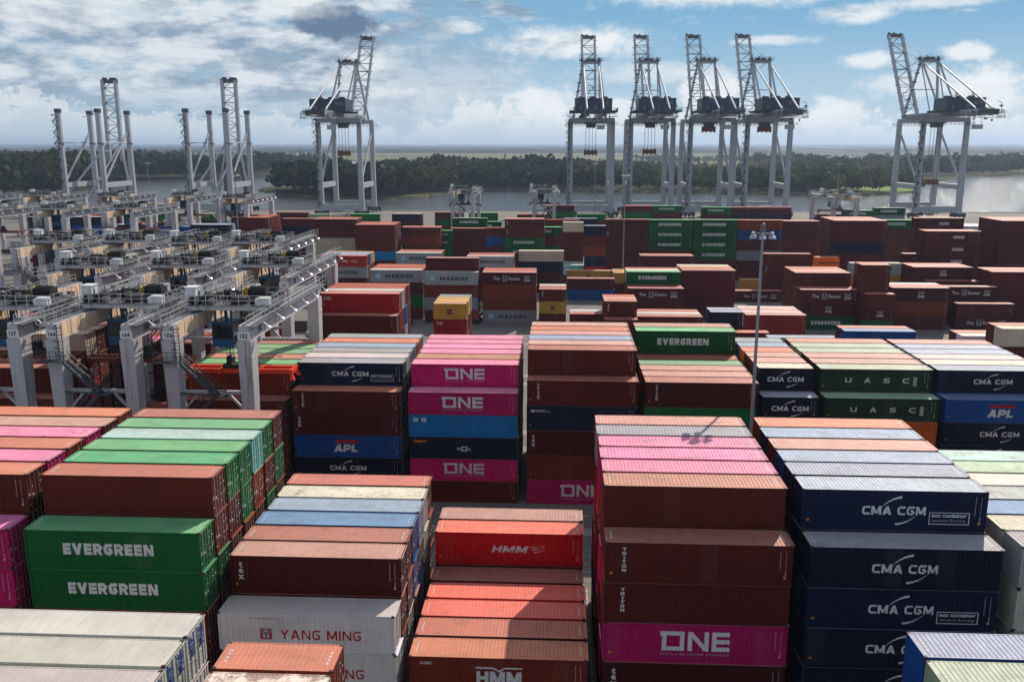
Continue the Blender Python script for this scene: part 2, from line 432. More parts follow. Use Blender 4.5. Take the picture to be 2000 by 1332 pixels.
def glyph(c, t):
    w = {'M': 1.06, 'I': t, 'N': .92, 'W': 1.2, 'E': .74, 'L': .68, 'A': .96, 'V': .96, 'Y': .9, 'K': .86, 'T': .8}.get(c, .84)
    h = t/2; L, Rr, B, T, Mi = h, w-h, h, 1-h, .5; q = .16; d = t*1.18
    S = lambda *p: stroke(p, t, q)
    S0 = lambda *p: stroke(p, t)
    G = {'E': [S0((w, T), (L, T), (L, B), (w, B)), S0((t, Mi), (w-.04, Mi))], 'V': [diag(d/2, 1, w/2, 0, d), diag(w-d/2, 1, w/2, 0, d)],
         'R': [S0((L, 0), (L, 1)), S((t, T), (Rr, T), (Rr, .45), (t, .45)), diag(w*.55, .45, w-d/2, 0, d)], 'G': [S((w, T), (L, T), (L, B), (Rr, B), (Rr, Mi), (w*.48, Mi))],
         'N': [S0((L, 0), (L, 1)), S0((Rr, 0), (Rr, 1)), diag(t*.6, 1, w-t*.6, 0, d)], 'C': [S((w, T), (L, T), (L, B), (w, B))],
         'M': [S0((L, 0), (L, 1)), S0((Rr, 0), (Rr, 1)), diag(t*.6, 1, w/2, .12, d), diag(w-t*.6, 1, w/2, .12, d)],
         'A': [diag(d/2, 0, w/2, 1, d), diag(w-d/2, 0, w/2, 1, d), S0((w*.26, .3), (w*.74, .3))], 'Y': [diag(d/2, 1, w/2, .42, d), diag(w-d/2, 1, w/2, .42, d), S0((w/2, 0), (w/2, .46))],
         'I': [S0((L, 0), (L, 1))], 'S': [S((w, T), (L, T), (L, Mi), (Rr, Mi), (Rr, B), (0, B))], 'U': [S((L, 1), (L, B), (Rr, B), (Rr, 1))],
         'O': [S((L, Mi), (L, T), (Rr, T), (Rr, B), (L, B), (L, Mi))], 'D': [S0((L, 0), (L, 1)), S((t, T), (Rr, T), (Rr, B), (t, B))], 'P': [S0((L, 0), (L, 1)), S((t, T), (Rr, T), (Rr, .4), (t, .4))],
         'L': [S0((L, 1), (L, B), (w, B))], 'T': [S0((0, T), (w, T)), S0((w/2, 1-t), (w/2, 0))], 'H': [S0((L, 0), (L, 1)), S0((Rr, 0), (Rr, 1)), S0((t, Mi), (w-t, Mi))],
         'Z': [S0((0, T), (w, T)), S0((0, B), (w, B)), diag(d/2, t*.8, w-d/2, 1-t*.8, d)], 'K': [S0((L, 0), (L, 1)), diag(t*1.1, .48, w-d/2, 1, d), diag(t*1.3, .52, w-d/2, 0, d)],
         'B': [S0((L, 0), (L, 1)), S((t, T), (Rr, T), (Rr, Mi), (t, Mi)), S((t, Mi), (Rr, Mi), (Rr, B), (t, B))], 'X': [diag(d/2, 0, w-d/2, 1, d), diag(d/2, 1, w-d/2, 0, d)],
         'W': [diag(d/2, 1, w*.28, 0, d), diag(w*.5, .9, w*.28, 0, d), diag(w*.5, .9, w*.72, 0, d), diag(w-d/2, 1, w*.72, 0, d)]}
    return w, G[c]
def BW(ink, word, w, h, cx=0, cz=HM, t=.24, gap=.16, shear=0.0):
    """block capitals as a list of parts, w metres long and h high"""
    x = 0; out = []
    for c in word:
        if c == ' ': x += .5; continue
        gw, ps = glyph(c, t)
        for vs, fs in ps: out.append(([(vx+x, vy) for vx, vy in vs], fs))
        x += gw+gap
    x -= gap; k = w/x
    return [(ink, ([((vx-x/2)*k+cx+shear*h*(vy-.5), (vy-.5)*h+cz) for vx, vy in vs], fs)) for vs, fs in out]
def BLOCK(word, w, h, dx=0, dz=HM, off=.045): return shift(text_polys(word, 1, off, 1.3), dx, dz, w, h)
def logo_parts(name, L):
    k = 1.0 if L > 8 else .62
    wh = 'ink_white'
    if name == 'EVERGREEN': return BW(wh, 'EVERGREEN', 6.3*k, .84*k, -.3*k, HM+.1, .28, .14)
    if name == 'ONE':
        s = 1.35; x = -2.2
        O = [rect(x, x+1.55, .55*s+.1, .82*s+.0), rect(x, x+.3, .9, 2.35), rect(x+1.25, x+1.55, .9, 2.35), rect(x+.3, x+1.25, 2.02, 2.35)]
        O = [(wh, frame_rect(x, x+1.5, .92, 2.35, .3)), (wh, rect(x-.12, x, 2.0, 2.35))]
        N = [(wh, rect(x+1.72, x+2.02, .92, 2.35)), (wh, rect(x+2.82, x+3.12, .92, 2.35)), (wh, poly((x+2.02, 2.35), (x+2.02, 1.9), (x+2.82, .92), (x+2.82, 1.37)))]
        E_ = [(wh, rect(x+3.32, x+3.62, .92, 2.35))] + [(wh, rect(x+3.62, x+4.5, z, z+.32)) for z in (.92, 1.48, 2.03)]
        return O + N + E_ + BW('ink_grey', 'OCEAN NETWORK EXPRESS', 4.6, .16, x+2.2, .66, .2, .3)
    if name in ('CMA', 'CMAECO'):
        kk = 1.0 if L > 8 else .95
        o = BW(wh, 'CMA CGM', 4.2*kk, .62, 0, HM, .22, .14) + [(wh, arc(.75, HM-1.0, 2.0, 142, 98, .02, .17)), (wh, arc(-.05, HM+1.05, 2.05, -44, -84, .02, .15))]
        if name == 'CMAECO':
            o += [(wh, frame_rect(2.35, 5.0, HM-.95, HM-.08, .05)), (wh, shift(text_polys('eco container', 1, .03), 3.66, HM-.30, 2.35, .26)), ('ink_grey', shift(text_polys('bamboo flooring', 1, .02), 3.66, HM-.68, 2.2, .24))]
        return o
    if name == 'UASC': return [y_ for c, x in zip('UASC', (-3.0, -.9, 1.2, 3.3)) for y_ in BW(wh, c, .7, .6, x, HM, .2)] + [(wh, rect(4.1, 4.5, .8+i*.2, .92+i*.2)) for i in range(6)]
    if name == 'APL': return BW(wh, 'APL', 2.7*k, 1.0*k, -.2, HM-.25, .27, .06, .14) + [('ink_red', poly((-1.5*k, HM+.45), (1.3*k, HM+.45), (1.1*k, HM+.85), (-1.3*k, HM+.85)))]
    if name == 'YANGMING':
        return BW('ink_red', 'YANG MING', 5.6, .72, 1.0, HM-.1, .17, .2) + [('ink_red', frame_rect(-3.2, -2.4, HM-.5, HM+.32, .09)),
                ('ink_blue', poly((-3.1, HM+.22), (-2.98, HM+.22), (-2.8, HM-.06), (-2.62, HM+.22), (-2.5, HM+.22), (-2.74, HM-.16), (-2.74, HM-.4), (-2.86, HM-.4), (-2.86, HM-.16))),
                ('ink_red', rect(-3.1, -3.0, HM-.4, HM+.05)), ('ink_red', rect(-2.6, -2.5, HM-.4, HM+.05)), ('ink_red', shift(text_polys('www.yangming.com', 1, .01), -2.9, H0-.38, 2.0, .14))]
    if name == 'HMM':
        o = BW(wh, 'HMM', 2.9, .6, .1, HM+.02, .25, .14, .3)
        for i in range(3): o.append((wh, poly((2.0-.16*i, HM-.22+i*.22), (2.75-.05*i, HM-.10+i*.2), (3.0, HM+.06+i*.19), (2.85, HM-.08+i*.2), (2.2-.12*i, HM-.28+i*.22))))
        return o
    if name == 'HMMOLD':
        return BW(wh, 'HMM', 3.1, 1.0, .1, HM-.08, .26, .1) + [(wh, rect(-1.5, -.3, HM+.62, HM+.74)), (wh, rect(.5, 1.7, HM+.62, HM+.74)),
                (wh, poly((-.3, HM+.74), (-.3, HM+.62), (.1, HM+.36), (.5, HM+.62), (.5, HM+.74), (.1, HM+.5)))] + BW(wh, 'KOBC', .8, .2, -4.9, H0-.5)
    if name == 'MAERSK':
        st = []
        for i in range(7):
            a = 2*math.pi*i/7+math.pi/2; a2 = a+math.pi/7; c0 = (-4.2, HM)
            st.append((wh, poly(c0, (c0[0]+.22*math.cos(a-math.pi/7), c0[1]+.22*math.sin(a-math.pi/7)), (c0[0]+.56*math.cos(a), c0[1]+.56*math.sin(a)), (c0[0]+.22*math.cos(a2), c0[1]+.22*math.sin(a2)))))
        return BW('ink_black', 'MAERSK', 6.6, .86, .8, HM, .21, .16) + [('ink_sky', rect(-4.85, -3.55, HM-.65, HM+.65))] + st
    if name == 'STAR': return [x for x in logo_parts('MAERSK', L) if x[0] != 'ink_black']
    if name in ('FACTOR', 'ZIM'):
        zx = 4.0 if name == 'FACTOR' else .1
        o = BW(wh, 'ZIM', 1.4, .5, zx, HM-.35, .26)
        for r_ in range(2):
            for i in range(4-r_): o.append((wh, poly(*[(zx-.6+i*.4+r_*.2+.13*math.cos(R(90+72*j*2)), HM+.55-r_*.33+.13*math.sin(R(90+72*j*2))) for j in (0, 3, 1, 4, 2)])))
        if name == 'FACTOR':
            o += [(wh, shift(text_polys('The', 1, .02), -2.9, HM+.05, 1.6, .72)), (wh, shift(text_polys('Factor', 1, .02), 1.2, HM+.05, 2.7, .74)),
                  ('ink_grey', rect(-1.55, -.45, HM-.62, HM+.78)), ('ink_black', shift(text_polys('7', 1, .03), -1.0, HM+.08, .75, 1.1))]
        return o
    if name == 'HAMBURG':
        return [(wh, shift(text_polys('HAMBURG', 1, 0), -2.7, HM, 3.6, .62)), (wh, shift(text_polys('SÜD', 1, 0), 3.0, HM+.05, 1.8, .78)),
                (wh, poly((-.5, HM+.5), (.6, HM+.2), (1.6, HM+.35), (.85, HM+.02), (1.5, HM-.45), (.5, HM-.1), (-.4, HM-.45), (.2, HM+.05)))]
    if name == 'MSC': return [('ink_black', shift(text_polys('m', 1, .05), 0, HM+.12, .95, .62)), ('ink_black', shift(text_polys('sc', 1, .05), 0, HM-.42, .95, .42))]
    if name == 'CAI': return [*BW(wh, 'CAI', 1.05, .5, -L/2+1.15, H0-.75)]
    if name == 'TRITON':
        return [y_ for i, c in enumerate('TRITON') for y_ in BW(wh, c, .1 if c == 'I' else .27, .23, -L/2+1.25, H0-.48-i*.3)]
    if name == 'TEX': return [(wh, shift(text_polys(c_, 1, .03), -L/2+.75, HM+.75-i*.48, None, h_)) for i, (c_, h_) in enumerate((('t', .46), ('e', .36), ('x', .36)))]
    if name == 'NYK': return [*BW(wh, 'NYK', 1.0, .27, -L/2+1.6, H0-.6, .22, .16, .2), (wh, rect(-L/2+.5, -L/2+.95, H0-.74, H0-.46)), (wh, rect(-L/2+2.15, -L/2+2.6, H0-.7, H0-.64))]
    if name == 'MOL': return [('ink_orange', shift(text_polys('seaco', 1, .04), -L/2+1.2, H0-.6, 1.5, .34)), *BW(wh, 'M', .34, .36, -.55, HM-.1), *BW(wh, 'L', .26, .36, .75, HM-.1), (wh, frame_rect(-.25, .45, HM-.42, HM+.24, .16))]
    if name == 'HASU': return [(wh, rect(-L/2+.55+i*.3, -L/2+.78+i*.3, H0-.95, H0-.4)) for i in range(5) if i != 2]
    if name == 'OOCL': return BW('ink_red', 'OOCL', 5.2, .9, -.8, HM, .27)
    if name == 'HAPAG': return BW(wh, 'HMM', 2.4, .8, 1.2, HM)
    if name == 'HAPLLO': return [('ink_black', shift(text_polys('Hapag-Lloyd', 1, .02), .8, HM, 3.6, .55))]
    if name == 'HLO': return [('ink_black', shift(text_polys('Hapag-Lloyd', 1, .03), .3, HM, 5.2, .9))]
    if name == 'KLINE': return BW('ink_yellow', 'K LINE', 2.6, .5, .2, HM)
    if name == 'CRO': return [(wh, shift(text_polys('c', 1, .04), -L/2+1.0, H0-.6, .4, .36))]
    if name == 'SMALL': return [(wh, shift(text_polys('TRITON', 1, .035, 1, 0, 1, True), -L/2+.8, H0-1.15, None, 1.4))]
    return []

LM = {}
def logo_mesh(name, L):
    key = (name, L)
    if key in LM: return LM[key]
    parts = logo_parts(name, L)
    mats = []; bm = bmesh.new()
    lay = bm.verts.layers.float.new('lift')
    for pi, (mk, (vs, fs)) in enumerate(parts):
        if mk not in mats: mats.append(mk)
        bv = [bm.verts.new((x, 0, z)) for x, z in vs]
        for v in bv: v[lay] = (pi % 8)*.0007 + (.006 if mk == 'ink_black' and name == 'FACTOR' or mk == 'ink_white' and name in ('MAERSK', 'STAR') else 0)
        for f in fs:
            try: bm.faces.new([bv[i] for i in f]).material_index = mats.index(mk)
            except ValueError: pass
    if not bm.verts: bm.free(); LM[key] = None; return None
    x0 = min(v.co.x for v in bm.verts); x1 = max(v.co.x for v in bm.verts)
    for x in breaks(x0, x1)[1:-1]:
        bmesh.ops.bisect_plane(bm, geom=bm.verts[:]+bm.edges[:]+bm.faces[:], plane_co=(x, 0, 0), plane_no=(1, 0, 0), dist=1e-5)
    for v in bm.verts: v.co.y = -W/2+.012+profile(v.co.x)-.007-v[lay]
    for f in bm.faces:
        f.normal_update()
        if f.normal.y > 0: f.normal_flip()
    me = bpy.data.meshes.new('lettering'); bm.to_mesh(me); bm.free()
    for mk in mats: me.materials.append(M[mk])
    LM[key] = me
    return me
# ---------------------------------------------------------------- the stacks
# code: body paint, roof paint (fading, with sunlit tone and sheen put into the colour), words, lettering on an exposed long side
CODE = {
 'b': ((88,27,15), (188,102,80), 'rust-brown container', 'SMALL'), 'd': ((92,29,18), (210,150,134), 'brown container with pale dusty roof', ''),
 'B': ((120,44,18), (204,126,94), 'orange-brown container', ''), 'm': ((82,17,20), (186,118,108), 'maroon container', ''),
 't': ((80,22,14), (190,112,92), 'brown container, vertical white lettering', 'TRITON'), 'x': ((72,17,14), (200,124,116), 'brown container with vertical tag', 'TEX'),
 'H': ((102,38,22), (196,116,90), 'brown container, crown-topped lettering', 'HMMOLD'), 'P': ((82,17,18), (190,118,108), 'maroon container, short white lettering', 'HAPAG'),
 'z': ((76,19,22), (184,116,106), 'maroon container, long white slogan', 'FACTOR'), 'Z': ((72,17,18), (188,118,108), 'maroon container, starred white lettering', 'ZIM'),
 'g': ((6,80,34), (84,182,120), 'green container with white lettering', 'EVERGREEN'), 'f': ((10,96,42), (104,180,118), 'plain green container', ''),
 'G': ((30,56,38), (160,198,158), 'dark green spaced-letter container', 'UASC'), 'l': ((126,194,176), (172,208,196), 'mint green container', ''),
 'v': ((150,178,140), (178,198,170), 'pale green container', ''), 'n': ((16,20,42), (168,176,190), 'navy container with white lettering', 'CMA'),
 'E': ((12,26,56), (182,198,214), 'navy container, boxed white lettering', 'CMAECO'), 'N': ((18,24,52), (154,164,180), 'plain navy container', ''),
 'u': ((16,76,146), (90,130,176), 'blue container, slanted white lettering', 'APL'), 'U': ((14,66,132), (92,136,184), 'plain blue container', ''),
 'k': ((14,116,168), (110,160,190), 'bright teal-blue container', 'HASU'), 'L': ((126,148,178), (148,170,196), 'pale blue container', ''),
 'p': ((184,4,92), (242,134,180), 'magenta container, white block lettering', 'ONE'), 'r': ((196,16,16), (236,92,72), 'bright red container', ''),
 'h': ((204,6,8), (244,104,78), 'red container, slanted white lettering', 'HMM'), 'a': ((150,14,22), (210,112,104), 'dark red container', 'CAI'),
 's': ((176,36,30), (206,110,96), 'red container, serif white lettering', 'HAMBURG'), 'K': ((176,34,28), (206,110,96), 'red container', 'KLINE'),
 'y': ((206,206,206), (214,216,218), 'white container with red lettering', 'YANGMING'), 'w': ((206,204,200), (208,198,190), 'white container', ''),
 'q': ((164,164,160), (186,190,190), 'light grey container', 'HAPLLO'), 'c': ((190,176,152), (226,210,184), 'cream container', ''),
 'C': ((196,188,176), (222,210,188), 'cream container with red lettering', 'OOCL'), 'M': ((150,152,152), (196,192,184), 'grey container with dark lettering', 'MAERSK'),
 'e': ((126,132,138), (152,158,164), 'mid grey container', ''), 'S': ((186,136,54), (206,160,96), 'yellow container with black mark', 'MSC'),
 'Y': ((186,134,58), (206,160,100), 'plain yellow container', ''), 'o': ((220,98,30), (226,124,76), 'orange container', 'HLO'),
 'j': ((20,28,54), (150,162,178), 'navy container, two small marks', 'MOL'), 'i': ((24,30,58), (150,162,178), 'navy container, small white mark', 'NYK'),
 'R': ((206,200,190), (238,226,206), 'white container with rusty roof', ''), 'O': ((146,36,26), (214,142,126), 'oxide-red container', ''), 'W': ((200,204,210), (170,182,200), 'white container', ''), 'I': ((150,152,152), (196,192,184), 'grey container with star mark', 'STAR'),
}
STACKS = []   # (band, phrase, X, Y, L, h, row pitch, [rows: top-down strings], [roof codes])
def bay(band, phrase, X, Y, rows, h=2.896, L=12.192, roofs='', pitch=2.745):
    STACKS.append((band, phrase, X, Y, L, h, pitch, rows.split(), roofs))
AY, BY = 54.85, 95.7
A = 'near block'
bay(A, 'stack at the far left edge', -49.25, AY, 'ppbbb bbbbbb pbbbbb BbBbbb pBbbbb dbbbbb Bbbbbb', roofs='.BpBpdo')
bay(A, 'stack fronted by green lettered boxes', -35.95, AY, 'ggbbb bbgbbb fbbfbb ffbbfb lBbbbb fbfbbb bfbbbb', roofs='.bgflfb')
bay(A, 'stack fronted by white red-lettered boxes', -22.9, AY, 'yyb xbbb bbqb UUbb LbUb RRbb bbbb', roofs='wdb U L R s'.replace(' ', ''))
bay(A, 'low stack of red roofs', -9.8, AY, 'Hb bb rb rb bb hbb bbb', roofs='Bbrrbhd')
bay(A, 'pink-roofed near stack', 3.42, AY, 'ttpxb bbrbpb pBpbbb pabpbb prbbpb ebbrbb Bbpbbb', roofs='bBppped')
bay(A, 'navy stack beside the pink-roofed one', 16.78, AY, 'nEnnn ENnnbb nbnUbb UbbNbb bmbbnb NbUbbb BbNbbb', roofs='nWLLdLo')
bay(A, 'pale stack at the right edge', 30.1, AY, 'qCqcb CqcbU UbLbb qbcbb wbqbb vbbbb lbbbb', h=2.95, roofs='eCUqwvl')
Z0 = 'front lane block'
bay(Z0, 'white stack at the lower left corner', -31.55, 36.65, 'wwwwb wwwbb wwbwb', roofs='www')
bay(Z0, 'short rusty stack at the bottom edge', -16.95, 36.65, 'RwBbb BbbRb', L=6.058, roofs='RB')
bay(Z0, 'blue-roofed stack at the lower right corner', 18.95, 36.65, 'vUvbb vUUbb UUbNb', roofs='vvL')
bay(A, 'boxes beyond the right edge', 43.4, AY, 'bbbbb bbbbbb UUbbbb bbbbbb gbbbbb bbbbbb bbbbbb')
B = 'middle block'
bay(B, 'stack under the leftmost numbered crane', -69.4, BY, 'bbbb bbbbb bbbbb cbrbbb bBbbbb dNbbNb pYbbBb', roofs='bbbcdbp')
bay(B, 'low boxes between two crane portals', -56.0, BY, 'Ub bb bb Bb fb bb bb')
bay(B, 'stack under the orange crane spreader', -42.62, BY, 'bbbb Bbbbb fgbbb BbBbb fgfbb fgbfb bbbbb', h=2.93, roofs='bBfBffb')
bay(B, 'stack left of the magenta lettered stack', -29.55, BY, 'txunb EnNbbb wbLbbn eNbbbb LUnbbb oBbbNb ebUbbb', h=2.59, roofs='BeweLoe')
bay(B, 'magenta lettered stack', -16.35, BY, 'pkjpb ppbbbb BpbNbb ppbbbb pbpbbb pbbpbb ppbbbb', h=2.59, roofs='ppBpppp')
bay(B, 'stack right of the magenta lettered stack', -3.1, BY, 'tixBp bbbpbb bbNbbb LbbUbb dbpbbb obbbbb dbbbbb', roofs='bbdLdod')
bay(B, 'stepped stack with green lettered top', 9.98, BY, 'tfbbb bbbNb rbbbb fbbbb bbfbb gbbbbb bfbbbb', roofs='bddfbgd')
bay(B, 'short navy stack behind the lamp mast', 22.75, BY, 'nnbbb nbbNbb bbnbbb dbNbbb obbbbb LbUbbb Lbbbbb', h=2.59, L=6.058, roofs='nRddoLe')
bay(B, 'dark green spaced-letter stack', 29.55, BY, 'GoGbb GbbGbb dbbbbb bGbbbb vbGbbb vbbbbb bbbGbb', h=2.59, roofs='GvddvvB')
bay(B, 'right blue and navy stack', 42.35, BY, 'unnbb nUbnbb LbNbbb wnbbbb LbUbbb LbnUbb dbbNbb', h=2.59, roofs='uLwwLLd')
bay(B, 'boxes at the far right edge', 55.2, BY, 'bbbbb bbbbb Nbbbb bbbbb wbbbb bbbbb bbbbb', h=2.59)
PH = {'C': 'lane row behind the middle block', 'D': 'mid-yard front row', 'E': 'mid-yard second row', 'F': 'tall far wall', 'G': 'quayside row', 'L': 'far left yard'}
FAR = [
('C',-36.18,131.36,12.19,2.94,'bbbbb abbbbb wbbbbb bULbeb bbbcbb'),
('C',-22.31,159.85,6.06,2.9,'SaSb Sbbb Sbbb ebbb'),
('C',8.92,161.2,6.06,2.9,'bbb bbbb dbbb bbbb'),
('C',14.99,164.5,12.19,2.9,'bbb wbb bbb'),
('C',29.5,169.63,6.06,2.9,'Nbb Nbb'),
('C',2.66,166.42,6.06,2.9,'bbb qbb'),
('C',38.91,182.5,12.19,2.9,'OO wb db wb'),
('C',50.74,156.78,12.19,2.633,'Ubb bbb'),
('C',69.59,153.63,12.19,2.633,'wbb bbb'),
('C',70.22,141.75,12.19,2.9,'cbbb bbbb'),
('C',38.49,160.58,12.19,2.9,'Lb'),
('C',27.42,164.63,12.19,2.9,'bb'),
('D',-43.02,203.68,12.19,2.9,'Mbfb bbbb bbbb bbbb'),
('D',-29.93,200.35,12.19,2.9,'MBem mbbbb'),
('D',-16.7,200.76,12.19,2.9,'zBBM bbbb bbbb'),
('D',-3.76,197.87,6.06,2.767,'bSm bbb wbb'),
('D',2.9,231.49,12.19,2.9,'mU'),
('D',2.86,246.24,12.19,2.9,'SY'),
('D',15.45,242.54,6.06,2.9,'Yb Yb Yb'),
('D',16.06,197.79,12.19,2.9,'zbb bbb gbbb cbbb bbbb'),
('D',29.0,206.4,12.19,2.9,'mmmm bbbb Ybbb wbbb'),
('D',46.01,231.57,12.19,2.9,'z'),
('D',51.66,251.57,6.06,2.9,'Y'),
('D',59.94,256.93,6.06,2.9,'l'),
('D',54.96,239.46,12.19,2.9,'bbbb'),
('D',66.34,232.34,6.06,2.9,'obbb'),
('D',53.45,196.33,12.19,2.967,'zZg bbb bbbb dbbb bbbb bbbb'),
('D',65.88,195.53,6.06,2.9,'bbbbb bbbbb'),
('D',66.21,192.3,6.06,2.9,'bZf'),
('D',73.52,197.58,12.19,3.1,'ZBb bbb wbb'),
('D',86.39,203.48,12.19,2.9,'zbb'),
('D',86.55,211.98,12.19,2.9,'bbb'),
('D',87.92,198.19,12.19,2.9,'mz'),
('D',84.22,214.72,13.72,2.9,'Zbbb dbbb bbbb'),
('D',98.98,207.3,12.19,2.9,'mmmm bmmm dmmm'),
('D',111.13,221.48,12.19,2.9,'mrm'),
('E',91.89,241.3,12.19,2.9,'zbbb'),
('E',71.79,221.2,12.19,2.9,'MYbb'),
('E',-10.25,242.85,12.19,2.9,'cNbb'),
('E',-42.78,236.55,12.19,2.9,'Mbbb bbbb bbbb'),
('E',-23.17,230.33,12.19,2.9,'Mbbb bbbb bbbb'),
('E',-61.48,229.51,12.19,2.9,'sMbb Nbbb Lbbb Ybbb'),
('E',21.83,233.48,13.72,2.9,'mbbb bbbb'),
('E',2.0,257.65,6.06,2.9,'lb'),
('F',14.4,269.68,12.95,3.0,'bbbbbN'),
('F',27.43,268.85,12.95,3.0,'gggbbb'),
('F',40.62,269.5,12.95,3.0,'ggggbb'),
('F',53.65,269.02,12.95,3.0,'BUbemm'),
('F',1.91,266.46,6.06,2.9,'cbbbqb'),
('F',7.9,254.89,6.06,2.9,'NbBNKb'),
('F',-10.64,282.04,12.19,2.9,'gbfbb'),
('F',-15.93,276.6,12.19,2.9,'bbggbb dbbbbb'),
('F',-22.23,278.95,6.06,2.9,'bUbbb'),
('F',-34.04,287.5,12.19,2.7,'bbbbb'),
('F',-36.19,310.66,12.19,2.98,'gbbbb'),
('F',-31.88,319.38,12.19,3.25,'gbbb'),
('F',-39.27,284.79,6.06,2.6,'ggffb'),
('F',-48.52,279.35,12.19,2.9,'bBbbb bbbbb'),
('F',-67.17,364.61,12.19,3.025,'Nmbb dmbb'),
('F',-60.88,268.79,12.19,2.7,'bbbkbb bbbbbb bbbbbb bLbNbb'),
('F',-74.91,273.72,13.72,2.9,'mbccbb bbbbbb bNbbbb'),
('F',-91.85,297.06,12.19,2.6,'bNbbbb'),
('F',72.88,240.53,13.72,2.9,'mmNbbbb mbbbbbb mbbbbbb bbbbbbb bbbbbbb'),
('F',71.29,290.22,12.19,3.2,'bbbbb bbbbb'),
('F',77.91,301.25,12.19,2.85,'NYfq Lbbb bbbb'),
('F',102.27,262.76,13.72,3.217,'Pbbbbb'),
('F',93.08,231.53,13.72,3.083,'PPPbbb bbbbbb'),
('F',146.11,329.51,12.19,2.8,'qqrr qqrr qqrr qqrr'),
('F',116.54,241.9,12.19,2.9,'mmmmmmm mmmmmmm mmmmmmm mmmmmmm mmmmmmm'),
('F',113.19,311.42,6.06,2.625,'qqcY'),
('F',108.02,308.68,12.19,3.0,'gbbbb'),
('G',-105.9,369.29,12.19,2.9,'vbbb'),
('G',-85.55,370.3,12.19,2.9,'fbbb'),
('G',-82.15,374.91,6.06,2.9,'wbb'),
('G',-4.45,399.6,12.19,2.7,'mfbbb'),
('G',8.6,385.52,12.19,2.7,'fbbb'),
('G',-3.81,328.98,12.19,2.6,'bbbbb'),
('G',2.67,334.5,12.19,2.6,'Nbbbb'),
('G',27.86,382.9,12.19,2.9,'mfbbb bbbbb'),
('G',40.36,383.52,12.19,2.9,'gbbbb'),
('G',59.48,375.1,12.19,2.9,'gbbbb'),
('G',71.99,375.72,12.19,2.9,'mNbbb'),
('G',84.19,376.33,12.19,2.9,'mNbbb'),
('G',126.86,368.18,12.19,3.0,'gebbb'),
('G',114.43,367.36,12.19,2.8,'gbbbb'),
('G',105.02,374.49,12.19,3.0,'mNbb'),
('G',144.71,365.76,12.19,2.9,'fbbb bbbb'),
('G',-51.76,381.11,12.19,2.9,'mfbb'),
('G',-37.05,378.95,12.19,2.9,'fbbb'),
('G',-108.65,345.3,12.19,2.8,'mbbbb'),
('G',-16.32,370.98,12.19,2.9,'bfbb'),
('L',-105.77,288.1,12.19,2.767,'bbbbbb bbbbbb bbbbbb bbNbbb bbbbbb'),
('L',-111.27,268.22,12.19,2.667,'Nbbbbb Lbbbbb'),
('L',-145.4,289.4,12.19,2.8,'Nbbbb Lbpbb bwbbb bbbbb'),
('L',-172.94,286.85,12.19,2.767,'NNbbbb Nbbbbb'),
('L',-160.39,287.47,12.19,2.767,'NUbbbb bbNrbb BbrbNb bNbbbb BbNbbb'),
('L',-150.67,369.86,12.19,2.9,'fbbb'),
('L',-180.53,382.99,12.19,2.9,'ggfbb bbfbb bbbbb bbbbb'),
('L',-132.97,294.15,12.19,2.6,'Ubbbb'),
('L',-158.42,355.38,12.19,2.5,'wbbb'),
('L',-151.39,251.05,12.19,2.9,'Gbbb bbbb'),
('L',-142.34,274.9,12.19,2.9,'pbbb pbbb'),
('L',-103.83,276.82,12.19,2.9,'bNbb bbbb'),
('L',-219.62,403.56,12.19,2.9,'mBbb fbbb'),
('L',-235.01,392.86,12.19,2.9,'bbbb bbbb'),
]
ORD = 'first second third fourth fifth sixth seventh eighth ninth tenth eleventh twelfth thirteenth fourteenth fifteenth sixteenth seventeenth eighteenth nineteenth twentieth'.split()
ORD += ['twenty-'+o for o in ORD[:9]] + ['thirtieth'] + ['thirty-'+o for o in ORD[:9]] + ['fortieth']
# yard under the left cranes, mostly hidden by them
for X, Y, rows in ((-49.2, 125.0, 'bbb bfb dbb bbb'), (-62.4, 125.0, 'bbbb pbbb bbbb NUbb'), (-75.6, 125.0, 'Bbbbb ebbbb bbbbb bNbbb'), (-89, 125.0, 'bbbbb Lbbbb bbbbb'),
                   (-62, 157.5, 'bBbb bbbb Nbbb'), (-75.4, 157.5, 'bbbb fbbb bbbb'), (-88.8, 157.5, 'Gbbb bbbb bNbb'), (-102, 157.5, 'bbbb bbbb')):
    FAR.append(('C', X, Y, 12.19, 2.896, rows))
for band in 'CDEFGL':
    ss = sorted([s for s in FAR if s[0] == band], key=lambda s: math.atan2(s[1]+s[3]/2, s[2]))
    for i, s in enumerate(ss):
        STACKS.append((band, '%s stack from left, %s' % (ORD[i], PH[band]), s[1], s[2], s[3], s[4], 2.7, s[5].split(), ''))

# every container as a box: centre x, front y, bottom z ...
BOX = []
for si, (band, phrase, X, Y, L, h, pitch, rows, roofs) in enumerate(STACKS):
    rnd = random.Random(si*31+5)
    for r, row in enumerate(rows):
        n = len(row)
        nf = len(rows[r-1]) if r > 0 else 0
        for k, code in enumerate(row):
            t = n-1-k
            top = k == 0
            BOX.append(dict(si=si, r=r, t=t, k=k, n=n, code=code, X=X+rnd.uniform(-.05, .05), Y=Y+pitch*r+rnd.uniform(-.03, .03), Z=t*h+.02, L=L, h=h, top=top, front=t >= nf,
                            roof=(roofs[r] if r < len(roofs) and top and roofs[r] != '.' else code)))

